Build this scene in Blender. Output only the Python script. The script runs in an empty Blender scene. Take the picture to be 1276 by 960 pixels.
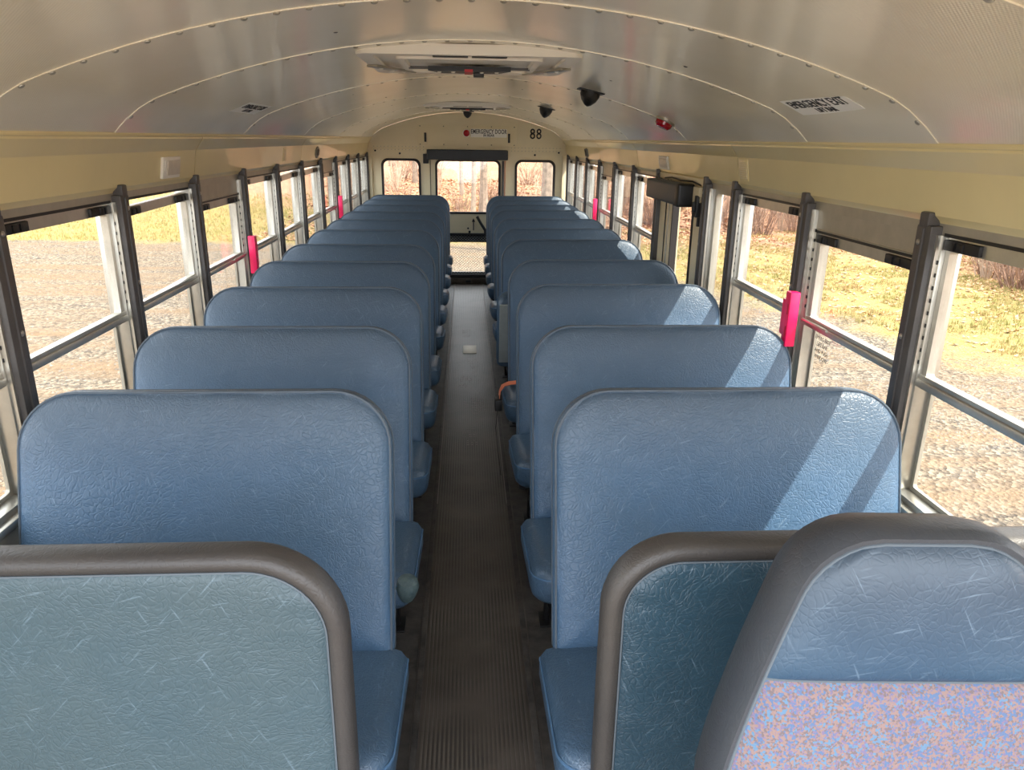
import bpy, bmesh, math, random
from mathutils import Vector, Matrix, Euler, noise
random.seed(7)
R = math.radians
PI = math.pi
scene = bpy.context.scene
COL = scene.collection

# ------------------------------------------------------------------ camera
CAMX, CAMZ, PITCH, YAW, ROLL, FPX = -0.0123, 1.6568, 0.3183, 0.0622, 0.0140, 930.0
cam_d = bpy.data.cameras.new('camera')
cam = bpy.data.objects.new('camera', cam_d)
COL.objects.link(cam)
cam_d.sensor_fit = 'HORIZONTAL'
cam_d.sensor_width = 36.0
cam_d.lens = 36.0 * FPX / 1276.0
cam_d.clip_start = 0.02
cam_d.clip_end = 400
sy, cy = math.sin(YAW), math.cos(YAW)
sp, cp = math.sin(PITCH), math.cos(PITCH)
fwd = Vector((sy * cp, cy * cp, -sp))
rgt = Vector((cy, -sy, 0))
upv = rgt.cross(fwd)
c_, s_ = math.cos(ROLL), math.sin(ROLL)
r2 = rgt * c_ + upv * s_
u2 = upv * c_ - rgt * s_
M = Matrix((r2, u2, -fwd)).transposed().to_4x4()
M.translation = Vector((CAMX, 0, CAMZ))
cam.matrix_world = M
scene.camera = cam

# ------------------------------------------------------------------ sky, sun, exposure
world = bpy.data.worlds.new('world')
scene.world = world
world.use_nodes = True
wn = world.node_tree
wn.nodes.clear()
wo = wn.nodes.new('ShaderNodeOutputWorld')
wb = wn.nodes.new('ShaderNodeBackground')
sky = wn.nodes.new('ShaderNodeTexSky')
SUN_DIR = Vector((1.0, -0.50, 1.55)).normalized()      # towards the sun
sky.sky_type = 'HOSEK_WILKIE'
sky.turbidity = 5.0
sky.ground_albedo = 0.4
sky.sun_direction = SUN_DIR
mixw = wn.nodes.new('ShaderNodeMix')
mixw.data_type = 'RGBA'
mixw.inputs['Factor'].default_value = 0.6
mixw.inputs['B'].default_value = (0.95, 0.97, 1.0, 1)
wn.links.new(sky.outputs[0], mixw.inputs['A'])
wn.links.new(mixw.outputs['Result'], wb.inputs['Color'])
wb.inputs['Strength'].default_value = 1.7
wn.links.new(wb.outputs[0], wo.inputs['Surface'])
sun_d = bpy.data.lights.new('sun', 'SUN')
sun_d.energy = 2.5
sun_d.angle = R(0.6)
sun_d.color = (1.0, 0.93, 0.82)
sun = bpy.data.objects.new('sun', sun_d)
COL.objects.link(sun)
sun.location = (20, -10, 31)
sun.rotation_euler = SUN_DIR.to_track_quat('Z', 'Y').to_euler()
scene.view_settings.view_transform = 'Standard'
scene.view_settings.look = 'None'
scene.view_settings.exposure = 2.2
scene.view_settings.gamma = 1.0
scene.view_settings.use_curve_mapping = False
scene.cycles.diffuse_bounces = 8
scene.cycles.max_bounces = 16
scene.cycles.transparent_max_bounces = 24

# ------------------------------------------------------------------ materials
def lin(c):
    return tuple(((v / 255) / 12.92 if v / 255 <= 0.04045 else ((v / 255 + 0.055) / 1.055) ** 2.4) for v in c) + (1.0,)

def mat(name, rgb, rough=0.5, metal=0.0, spec=0.5, var=0.0, vscale=6.0, rgb2=None, bump=0.0, bscale=80.0, coat=0.0):
    m = bpy.data.materials.new(name)
    m.use_nodes = True
    nt = m.node_tree
    b = nt.nodes['Principled BSDF']
    b.inputs['Base Color'].default_value = lin(rgb)
    b.inputs['Roughness'].default_value = rough
    b.inputs['Metallic'].default_value = metal
    b.inputs['Specular IOR Level'].default_value = spec
    b.inputs['Coat Weight'].default_value = coat
    tc = nt.nodes.new('ShaderNodeTexCoord')
    if var > 0 or rgb2:
        n = nt.nodes.new('ShaderNodeTexNoise')
        n.inputs['Scale'].default_value = vscale
        n.inputs['Detail'].default_value = 6
        n.inputs['Roughness'].default_value = 0.65
        nt.links.new(tc.outputs['Object'], n.inputs['Vector'])
        r = nt.nodes.new('ShaderNodeValToRGB')
        a = lin(rgb)
        c2 = lin(rgb2) if rgb2 else tuple(v * (1 - var) for v in a[:3]) + (1,)
        r.color_ramp.elements[0].position = 0.35
        r.color_ramp.elements[1].position = 0.65
        r.color_ramp.elements[0].color = c2
        r.color_ramp.elements[1].color = a
        nt.links.new(n.outputs['Fac'], r.inputs['Fac'])
        nt.links.new(r.outputs['Color'], b.inputs['Base Color'])
    if bump > 0:
        n2 = nt.nodes.new('ShaderNodeTexNoise')
        n2.inputs['Scale'].default_value = bscale
        n2.inputs['Detail'].default_value = 4
        nt.links.new(tc.outputs['Object'], n2.inputs['Vector'])
        bp = nt.nodes.new('ShaderNodeBump')
        bp.inputs['Strength'].default_value = bump
        bp.inputs['Distance'].default_value = 0.004
        nt.links.new(n2.outputs['Fac'], bp.inputs['Height'])
        nt.links.new(bp.outputs['Normal'], b.inputs['Normal'])
    return m

def vinyl(name, rgb, rgb_worn, rough=0.42, wornscale=2.5, scuff=True, bumpk=1.0, shade_wear_top=None, shade_wear_span=0.2, shade_wear_rgb=(70, 80, 88)):
    """soft cracked vinyl: crease relief, cloudy wear, pale scuffs"""
    m = bpy.data.materials.new(name)
    m.use_nodes = True
    nt = m.node_tree
    L = nt.links.new
    b = nt.nodes['Principled BSDF']
    tc = nt.nodes.new('ShaderNodeTexCoord')
    oi = nt.nodes.new('ShaderNodeObjectInfo')
    off = nt.nodes.new('ShaderNodeVectorMath'); off.operation = 'SCALE'
    off.inputs[0].default_value = (7.3, 3.1, 5.7)
    L(oi.outputs['Random'], off.inputs['Scale'])
    add = nt.nodes.new('ShaderNodeVectorMath'); add.operation = 'ADD'
    L(tc.outputs['Object'], add.inputs[0]); L(off.outputs[0], add.inputs[1])
    P = add.outputs[0]
    n = nt.nodes.new('ShaderNodeTexNoise'); n.inputs['Scale'].default_value = wornscale; n.inputs['Detail'].default_value = 5
    n.inputs['Roughness'].default_value = 0.6
    L(P, n.inputs['Vector'])
    r = nt.nodes.new('ShaderNodeValToRGB')
    r.color_ramp.elements[0].position = 0.32; r.color_ramp.elements[0].color = lin(rgb_worn)
    r.color_ramp.elements[1].position = 0.68; r.color_ramp.elements[1].color = lin(rgb)
    L(n.outputs['Fac'], r.inputs['Fac'])
    col = r.outputs['Color']
    if shade_wear_top is not None:                       # painted shading: darker toward the top for the sheen, plus some wear
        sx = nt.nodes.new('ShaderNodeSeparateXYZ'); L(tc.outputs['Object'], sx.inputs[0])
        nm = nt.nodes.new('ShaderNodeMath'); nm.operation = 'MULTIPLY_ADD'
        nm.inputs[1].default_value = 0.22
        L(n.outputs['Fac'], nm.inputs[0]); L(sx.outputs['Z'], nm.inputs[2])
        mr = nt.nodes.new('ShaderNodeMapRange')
        mr.inputs['From Min'].default_value = shade_wear_top - shade_wear_span + 0.11
        mr.inputs['From Max'].default_value = shade_wear_top + 0.11
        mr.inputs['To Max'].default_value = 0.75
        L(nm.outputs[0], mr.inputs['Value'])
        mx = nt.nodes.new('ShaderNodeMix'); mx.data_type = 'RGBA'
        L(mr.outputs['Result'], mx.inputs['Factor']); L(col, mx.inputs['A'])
        mx.inputs['B'].default_value = lin(shade_wear_rgb)
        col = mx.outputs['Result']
    # crease relief
    n3 = nt.nodes.new('ShaderNodeTexNoise'); n3.inputs['Scale'].default_value = 9; n3.inputs['Detail'].default_value = 3
    L(P, n3.inputs['Vector'])
    warp = nt.nodes.new('ShaderNodeVectorMath'); warp.operation = 'SCALE'; warp.inputs['Scale'].default_value = 0.10
    L(n3.outputs['Color'], warp.inputs[0])
    wadd = nt.nodes.new('ShaderNodeVectorMath'); wadd.operation = 'ADD'
    L(P, wadd.inputs[0]); L(warp.outputs[0], wadd.inputs[1])
    v = nt.nodes.new('ShaderNodeTexVoronoi'); v.feature = 'DISTANCE_TO_EDGE'; v.inputs['Scale'].default_value = 88
    L(wadd.outputs[0], v.inputs['Vector'])
    mr2 = nt.nodes.new('ShaderNodeMapRange'); mr2.inputs['From Max'].default_value = 0.16
    L(v.outputs['Distance'], mr2.inputs['Value'])
    n4 = nt.nodes.new('ShaderNodeTexNoise'); n4.inputs['Scale'].default_value = 190; n4.inputs['Detail'].default_value = 2
    L(P, n4.inputs['Vector'])
    sm = nt.nodes.new('ShaderNodeMath'); sm.operation = 'ADD'
    L(mr2.outputs['Result'], sm.inputs[0]); L(n4.outputs['Fac'], sm.inputs[1])
    bp = nt.nodes.new('ShaderNodeBump'); bp.inputs['Strength'].default_value = 0.42 * bumpk; bp.inputs['Distance'].default_value = 0.0014
    L(sm.outputs[0], bp.inputs['Height'])
    # large soft wrinkles
    n5 = nt.nodes.new('ShaderNodeTexNoise'); n5.inputs['Scale'].default_value = 7; n5.inputs['Detail'].default_value = 3
    n5.inputs['Distortion'].default_value = 0.8
    L(P, n5.inputs['Vector'])
    bp2 = nt.nodes.new('ShaderNodeBump'); bp2.inputs['Strength'].default_value = 0.25 * bumpk; bp2.inputs['Distance'].default_value = 0.012
    L(n5.outputs['Fac'], bp2.inputs['Height']); L(bp.outputs['Normal'], bp2.inputs['Normal'])
    L(bp2.outputs['Normal'], b.inputs['Normal'])
    if scuff:
        fs = []
        for rot_ in (0.75, -0.45, 1.35):
            mp = nt.nodes.new('ShaderNodeMapping'); mp.vector_type = 'TEXTURE'; mp.inputs['Rotation'].default_value = (0, rot_, 0); mp.inputs['Scale'].default_value = (1 / 260, 1 / 20, 1 / 16)
            mp.inputs['Location'].default_value = (rot_ * 5, 0, 0)
            L(P, mp.inputs['Vector'])
            n6 = nt.nodes.new('ShaderNodeTexNoise'); n6.inputs['Scale'].default_value = 1.0; n6.inputs['Detail'].default_value = 1
            L(mp.outputs[0], n6.inputs['Vector'])
            q = nt.nodes.new('ShaderNodeMapRange'); q.inputs['From Min'].default_value = 0.69; q.inputs['From Max'].default_value = 0.80
            q.inputs['To Max'].default_value = 0.16
            L(n6.outputs['Fac'], q.inputs['Value']); fs.append(q.outputs['Result'])
        m1 = nt.nodes.new('ShaderNodeMath'); m1.operation = 'MAXIMUM'; L(fs[0], m1.inputs[0]); L(fs[1], m1.inputs[1])
        mr3 = nt.nodes.new('ShaderNodeMapRange'); 
        m2 = nt.nodes.new('ShaderNodeMath'); m2.operation = 'MAXIMUM'; L(m1.outputs[0], m2.inputs[0]); L(fs[2], m2.inputs[1])
        L(m2.outputs[0], mr3.inputs['Value'])
        mx2 = nt.nodes.new('ShaderNodeMix'); mx2.data_type = 'RGBA'
        L(mr3.outputs['Result'], mx2.inputs['Factor']); L(col, mx2.inputs['A'])
        mx2.inputs['B'].default_value = lin((170, 195, 215))
        col = mx2.outputs['Result']
    L(col, b.inputs['Base Color'])
    b.inputs['Roughness'].default_value = rough
    b.inputs['Specular IOR Level'].default_value = 0.55
    return m

MAT = {}
MAT['vinyl'] = vinyl('blue_vinyl', (75, 105, 136), (68, 94, 118), shade_wear_top=0.66, shade_wear_span=0.20, shade_wear_rgb=(72, 84, 96))
MAT['cushion'] = vinyl('blue_vinyl_cushion', (68, 92, 116), (58, 80, 101), rough=0.36)
MAT['barrier'] = vinyl('barrier_vinyl', (72, 88, 93), (63, 83, 92), rough=0.45, bumpk=1.0)
MAT['barrier_shaded'] = vinyl('barrier_vinyl_shaded', (46, 74, 90), (38, 62, 76), rough=0.4, bumpk=1.1)  # same barrier vinyl, darkened to paint in the driver seat's shade
MAT['driver'] = vinyl('driver_vinyl', (50, 84, 110), (44, 72, 96), rough=0.4, bumpk=0.45, shade_wear_top=0.66, shade_wear_span=0.16, shade_wear_rgb=(64, 74, 84))
MAT['edge'] = vinyl('worn_edge_vinyl', (74, 70, 66), (58, 56, 56), rough=0.46, scuff=False, bumpk=0.5)
MAT['driver_edge'] = vinyl('driver_edge_vinyl', (66, 68, 72), (54, 60, 68), rough=0.46, scuff=False, bumpk=0.4)
MAT['piping'] = mat('seat_piping', (84, 96, 108), 0.5, var=0.3)
MAT['piping_blue'] = mat('blue_piping', (78, 112, 146), 0.45, var=0.3)
MAT['steel_black'] = mat('black_steel', (26, 26, 28), 0.4, 0.3)
MAT['post'] = mat('dark_post_paint', (84, 80, 78), 0.42, 0.1, var=0.25, vscale=9, bump=0.15, bscale=120)
MAT['alu'] = mat('aluminium', (200, 196, 186), 0.33, 0.85, var=0.15, vscale=14)
MAT['alu_dull'] = mat('dull_aluminium', (186, 180, 166), 0.45, 0.6, var=0.15, vscale=10)
MAT['black'] = mat('black_plastic', (22, 22, 24), 0.45)
MAT['rubber'] = mat('black_rubber', (40, 34, 32), 0.6)
MAT['cream'] = mat('cream_paint', (238, 220, 164), 0.32, 0.0, var=0.05, vscale=3, coat=0.3)
MAT['cream_wall'] = mat('cream_wall_paint', (236, 222, 186), 0.4, 0.0, var=0.05, vscale=4)
MAT['greywall'] = mat('grey_wall_paint', (158, 158, 150), 0.5, 0.0, var=0.12, vscale=6)
MAT['pad'] = mat('grey_pad_vinyl', (78, 82, 88), 0.5, bump=0.2, bscale=150)
MAT['pad_dark'] = mat('dark_pad_vinyl', (52, 58, 66), 0.5, bump=0.2, bscale=150)
MAT['white'] = mat('white_plastic', (246, 240, 228), 0.4)
MAT['lens'] = mat('frosted_lens', (220, 208, 188), 0.35, var=0.12, vscale=40)
MAT['label'] = mat('label_paper', (252, 250, 244), 0.55)
MAT['ink'] = mat('black_ink', (28, 28, 30), 0.5)
MAT['red'] = mat('red_lens', (170, 14, 30), 0.2, coat=0.6)
MAT['redink'] = mat('red_ink', (190, 30, 40), 0.5)
MAT['pink'] = mat('hot_pink_plastic', (255, 22, 100), 0.38, coat=0.2)
MAT['belt'] = mat('orange_webbing', (226, 128, 92), 0.7, bump=0.4, bscale=220)
MAT['belt_dark'] = mat('black_webbing', (24, 22, 22), 0.7)
MAT['tape'] = mat('grey_tape', (58, 78, 84), 0.5, rgb2=(92, 108, 108), vscale=40, bump=0.6, bscale=60)
MAT['wood'] = mat('worn_threshold', (96, 84, 70), 0.6, var=0.4, vscale=20)
MAT['underside'] = mat('seat_underside', (168, 176, 176), 0.5, var=0.15, vscale=18)
MAT['screw'] = mat('screw_steel', (190, 186, 178), 0.3, 0.9)
MAT['stitch'] = mat('stitching', (88, 98, 106), 0.6)
MAT['bark'] = mat('bark', (150, 132, 116), 0.85, var=0.45, vscale=8, bump=0.8, bscale=30)
MAT['twig'] = mat('twig', (150, 118, 98), 0.8, var=0.4, vscale=3)
MAT['twig_pale'] = mat('pale_twig', (186, 162, 140), 0.8, var=0.3, vscale=3)
MAT['stone'] = mat('stone', (144, 132, 118), 0.8, rgb2=(96, 89, 82), vscale=9)
MAT['leaf'] = mat('fallen_leaf', (200, 152, 114), 0.7, rgb2=(164, 116, 84), vscale=2.5)
MAT['grass'] = mat('grass_blade', (140, 136, 74), 0.7, rgb2=(172, 148, 98), vscale=0.8)

def ceiling_mat():
    m = bpy.data.materials.new('perforated_ceiling_metal')
    m.use_nodes = True
    nt = m.node_tree; L = nt.links.new
    b = nt.nodes['Principled BSDF']
    tc = nt.nodes.new('ShaderNodeTexCoord')
    n = nt.nodes.new('ShaderNodeTexNoise'); n.inputs['Scale'].default_value = 3.0; n.inputs['Detail'].default_value = 4
    L(tc.outputs['Object'], n.inputs['Vector'])
    r = nt.nodes.new('ShaderNodeValToRGB')
    r.color_ramp.elements[0].position = 0.3; r.color_ramp.elements[0].color = lin((240, 230, 206))
    r.color_ramp.elements[1].position = 0.7; r.color_ramp.elements[1].color = lin((250, 241, 220))
    L(n.outputs['Fac'], r.inputs['Fac']); L(r.outputs['Color'], b.inputs['Base Color'])
    b.inputs['Metallic'].default_value = 0.15
    b.inputs['Specular IOR Level'].default_value = 0.8
    b.inputs['Roughness'].default_value = 0.30
    b.inputs['Coat Weight'].default_value = 0.55
    b.inputs['Coat Roughness'].default_value = 0.16
    b.inputs['Coat IOR'].default_value = 1.6
    # rolled texture: very fine dimples and slow waviness across the panel
    sx = nt.nodes.new('ShaderNodeSeparateXYZ'); L(tc.outputs['Object'], sx.inputs[0])
    def sn(sock, k):
        a = nt.nodes.new('ShaderNodeMath'); a.operation = 'MULTIPLY'; a.inputs[1].default_value = k; L(sock, a.inputs[0])
        s = nt.nodes.new('ShaderNodeMath'); s.operation = 'SINE'; L(a.outputs[0], s.inputs[0]); return s.outputs[0]
    p = nt.nodes.new('ShaderNodeMath'); p.operation = 'MULTIPLY'
    L(sn(sx.outputs['X'], 2 * PI / 0.008), p.inputs[0]); L(sn(sx.outputs['Y'], 2 * PI / 0.008), p.inputs[1])
    bp = nt.nodes.new('ShaderNodeBump'); bp.inputs['Strength'].default_value = 0.35; bp.inputs['Distance'].default_value = 0.0008
    L(p.outputs[0], bp.inputs['Height'])
    mp = nt.nodes.new('ShaderNodeMapping'); mp.inputs['Scale'].default_value = (7.0, 1.2, 1.0); L(tc.outputs['Object'], mp.inputs[0])
    n2 = nt.nodes.new('ShaderNodeTexNoise'); n2.inputs['Scale'].default_value = 1.0; n2.inputs['Detail'].default_value = 2
    L(mp.outputs[0], n2.inputs['Vector'])
    bp2 = nt.nodes.new('ShaderNodeBump'); bp2.inputs['Strength'].default_value = 0.35; bp2.inputs['Distance'].default_value = 0.012
    L(n2.outputs['Fac'], bp2.inputs['Height']); L(bp.outputs['Normal'], bp2.inputs['Normal'])
    L(bp2.outputs['Normal'], b.inputs['Normal'])
    return m
MAT['ceiling'] = ceiling_mat()

def glass_mat(name, tint):
    m = bpy.data.materials.new(name)
    m.use_nodes = True
    nt = m.node_tree; nt.nodes.clear(); L = nt.links.new
    o = nt.nodes.new('ShaderNodeOutputMaterial')
    t = nt.nodes.new('ShaderNodeBsdfTransparent'); t.inputs[0].default_value = tint
    g = nt.nodes.new('ShaderNodeBsdfGlossy'); g.inputs['Roughness'].default_value = 0.02
    ge = nt.nodes.new('ShaderNodeNewGeometry')
    dt = nt.nodes.new('ShaderNodeVectorMath'); dt.operation = 'DOT_PRODUCT'
    L(ge.outputs['Incoming'], dt.inputs[0]); L(ge.outputs['Normal'], dt.inputs[1])
    def mt(op, a, b=None):
        n = nt.nodes.new('ShaderNodeMath'); n.operation = op
        for i, v in enumerate((a, b)):
            if v is None: continue
            if isinstance(v, (int, float)): n.inputs[i].default_value = v
            else: L(v, n.inputs[i])
        return n.outputs[0]
    sch = mt('ADD', mt('MULTIPLY', mt('POWER', mt('SUBTRACT', 1.0, mt('ABSOLUTE', dt.outputs['Value'])), 5.0), 0.9), 0.035)
    mx = nt.nodes.new('ShaderNodeMixShader')
    L(sch, mx.inputs[0]); L(t.outputs[0], mx.inputs[1]); L(g.outputs[0], mx.inputs[2]); L(mx.outputs[0], o.inputs[0])
    return m
MAT['glass'] = glass_mat('window_glass', (0.93, 0.94, 0.93, 1))

def fabric_mat():
    m = bpy.data.materials.new('patterned_seat_fabric')
    m.use_nodes = True
    nt = m.node_tree; L = nt.links.new
    b = nt.nodes['Principled BSDF']; b.inputs['Roughness'].default_value = 0.85
    tc = nt.nodes.new('ShaderNodeTexCoord')
    v = nt.nodes.new('ShaderNodeTexVoronoi'); v.inputs['Scale'].default_value = 340
    L(tc.outputs['Object'], v.inputs['Vector'])
    n = nt.nodes.new('ShaderNodeTexNoise'); n.inputs['Scale'].default_value = 26; n.inputs['Detail'].default_value = 3; n.inputs['Distortion'].default_value = 1.2
    L(tc.outputs['Object'], n.inputs['Vector'])
    sc = nt.nodes.new('ShaderNodeSeparateColor'); L(v.outputs['Color'], sc.inputs[0])
    a = nt.nodes.new('ShaderNodeMath'); a.operation = 'MULTIPLY_ADD'; a.inputs[1].default_value = 0.45
    L(sc.outputs[0], a.inputs[0]); L(n.outputs['Fac'], a.inputs[2])
    r = nt.nodes.new('ShaderNodeValToRGB'); cr = r.color_ramp; cr.interpolation = 'CONSTANT'
    cr.elements[0].position = 0.0; cr.elements[0].color = lin((84, 106, 140))
    cr.elements[1].position = 0.56; cr.elements[1].color = lin((112, 102, 130))
    for pos, c in ((0.64, (134, 112, 108)), (0.80, (108, 96, 98)), (0.90, (90, 122, 150))):
        e = cr.elements.new(pos); e.color = lin(c)
    L(a.outputs[0], r.inputs['Fac']); L(r.outputs['Color'], b.inputs['Base Color'])
    bp = nt.nodes.new('ShaderNodeBump'); bp.inputs['Strength'].default_value = 0.5; bp.inputs['Distance'].default_value = 0.001
    L(v.outputs['Distance'], bp.inputs['Height']); L(bp.outputs['Normal'], b.inputs['Normal'])
    return m
MAT['fabric'] = fabric_mat()

def runner_mat():
    m = mat('rubber_runner', (64, 60, 58), 0.45)
    nt = m.node_tree; L = nt.links.new; b = nt.nodes['Principled BSDF']
    tc = [n for n in nt.nodes if n.type == 'TEX_COORD'][0]
    n = nt.nodes.new('ShaderNodeTexNoise'); n.inputs['Scale'].default_value = 5; n.inputs['Detail'].default_value = 7
    L(tc.outputs['Object'], n.inputs['Vector'])
    r = nt.nodes.new('ShaderNodeValToRGB')
    r.color_ramp.elements[0].position = 0.38; r.color_ramp.elements[0].color = lin((70, 66, 62))
    r.color_ramp.elements[1].position = 0.72; r.color_ramp.elements[1].color = lin((104, 96, 90))
    L(n.outputs['Fac'], r.inputs['Fac']); L(r.outputs['Color'], b.inputs['Base Color'])
    return m
MAT['runner'] = runner_mat()
MAT['floor'] = mat('rubber_floor', (52, 50, 50), 0.5, rgb2=(84, 80, 76), vscale=14, bump=0.3, bscale=60)
MAT['rib'] = mat('runner_rib_rubber', (104, 97, 90), 0.36, var=0.35, vscale=4)  # lighter than the runner: rib edge highlights painted into the colour
MAT['dust'] = mat('dusty_print', (150, 142, 136), 0.8)

def ground_mat():
    m = bpy.data.materials.new('yard_ground')
    m.use_nodes = True
    nt = m.node_tree; L = nt.links.new
    b = nt.nodes['Principled BSDF']; b.inputs['Roughness'].default_value = 0.95; b.inputs['Specular IOR Level'].default_value = 0.1
    tc = nt.nodes.new('ShaderNodeTexCoord'); P = tc.outputs['Object']
    sx = nt.nodes.new('ShaderNodeSeparateXYZ'); L(P, sx.inputs[0])
    def math_(op, a, b_=None, c=None):
        n = nt.nodes.new('ShaderNodeMath'); n.operation = op
        for i, v in enumerate((a, b_, c)):
            if v is None: continue
            if isinstance(v, (int, float)): n.inputs[i].default_value = v
            else: L(v, n.inputs[i])
        return n.outputs[0]
    def noise_(scale, det=5, rough=0.6, vec=None):
        n = nt.nodes.new('ShaderNodeTexNoise'); n.inputs['Scale'].default_value = scale; n.inputs['Detail'].default_value = det
        n.inputs['Roughness'].default_value = rough
        L(vec or P, n.inputs['Vector']); return n.outputs['Fac']
    def ramp(f, stops):
        r = nt.nodes.new('ShaderNodeValToRGB'); cr = r.color_ramp
        cr.elements[0].position, cr.elements[0].color = stops[0][0], lin(stops[0][1])
        cr.elements[1].position, cr.elements[1].color = stops[-1][0], lin(stops[-1][1])
        for p, c in stops[1:-1]:
            e = cr.elements.new(p); e.color = lin(c)
        L(f, r.inputs['Fac']); return r.outputs['Color']
    def mix(f, a, b_):
        n = nt.nodes.new('ShaderNodeMix'); n.data_type = 'RGBA'; L(f, n.inputs['Factor']); L(a, n.inputs['A']); L(b_, n.inputs['B']); return n.outputs['Result']
    X, Y = sx.outputs['X'], sx.outputs['Y']
    edge = math_('MULTIPLY', math_('SUBTRACT', noise_(0.5, 5), 0.5), 5.0)
    d1 = math_('ADD', math_('MULTIPLY', math_('SUBTRACT', X, 7.2), 0.89), math_('MULTIPLY', math_('SUBTRACT', Y, 8.9), 0.456))
    d2 = math_('SUBTRACT', Y, 20.5)
    d = math_('ADD', math_('MAXIMUM', d1, d2), math_('MULTIPLY', edge, 0.8))
    gm = nt.nodes.new('ShaderNodeMapRange'); gm.inputs['From Min'].default_value = -0.5; gm.inputs['From Max'].default_value = 0.5; L(d, gm.inputs['Value'])
    l1 = math_('SUBTRACT', X, 11.0)
    l2 = math_('ADD', math_('SUBTRACT', Y, 24.0), math_('MULTIPLY', X, 0.6))
    l = math_('ADD', math_('MAXIMUM', l1, l2), edge)
    lm = nt.nodes.new('ShaderNodeMapRange'); lm.inputs['From Min'].default_value = -1.0; lm.inputs['From Max'].default_value = 1.5; L(l, lm.inputs['Value'])
    # gravel with sandy ruts running away from the bus, stones as cells
    v = nt.nodes.new('ShaderNodeTexVoronoi'); v.inputs['Scale'].default_value = 26; L(P, v.inputs['Vector'])
    scc = nt.nodes.new('ShaderNodeSeparateColor'); L(v.outputs['Color'], scc.inputs[0])
    stones = ramp(scc.outputs[0], [(0.0, (80, 74, 68)), (0.5, (120, 107, 92)), (1.0, (156, 142, 124))])
    dirt = ramp(noise_(9, 6), [(0.3, (120, 99, 78)), (0.7, (144, 120, 95))])
    mp = nt.nodes.new('ShaderNodeMapping'); mp.inputs['Rotation'].default_value = (0, 0, R(12)); mp.inputs['Scale'].default_value = (0.12, 1.5, 1)
    L(P, mp.inputs[0])
    rutf = nt.nodes.new('ShaderNodeMapRange'); rutf.inputs['From Min'].default_value = 0.42; rutf.inputs['From Max'].default_value = 0.68
    L(noise_(1.3, 4, 0.6, mp.outputs[0]), rutf.inputs['Value'])
    gravel = mix(rutf.outputs[0], stones, dirt)
    grass = ramp(noise_(5.5, 8, 0.75), [(0.30, (112, 92, 66)), (0.42, (148, 126, 84)), (0.52, (166, 143, 94)), (0.60, (124, 126, 64)), (0.72, (180, 158, 118))])
    litter = ramp(noise_(7.0, 9, 0.8), [(0.32, (112, 84, 70)), (0.46, (162, 122, 98)), (0.58, (188, 146, 114)), (0.70, (214, 178, 142))])
    c = mix(gm.outputs[0], gravel, grass)
    c = mix(lm.outputs[0], c, litter)
    L(c, b.inputs['Base Color'])
    bp = nt.nodes.new('ShaderNodeBump'); bp.inputs['Strength'].default_value = 0.8; bp.inputs['Distance'].default_value = 0.05
    L(math_('ADD', v.outputs['Distance'], noise_(12, 6, 0.7)), bp.inputs['Height']); L(bp.outputs['Normal'], b.inputs['Normal'])
    return m
MAT['ground'] = ground_mat()

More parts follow.
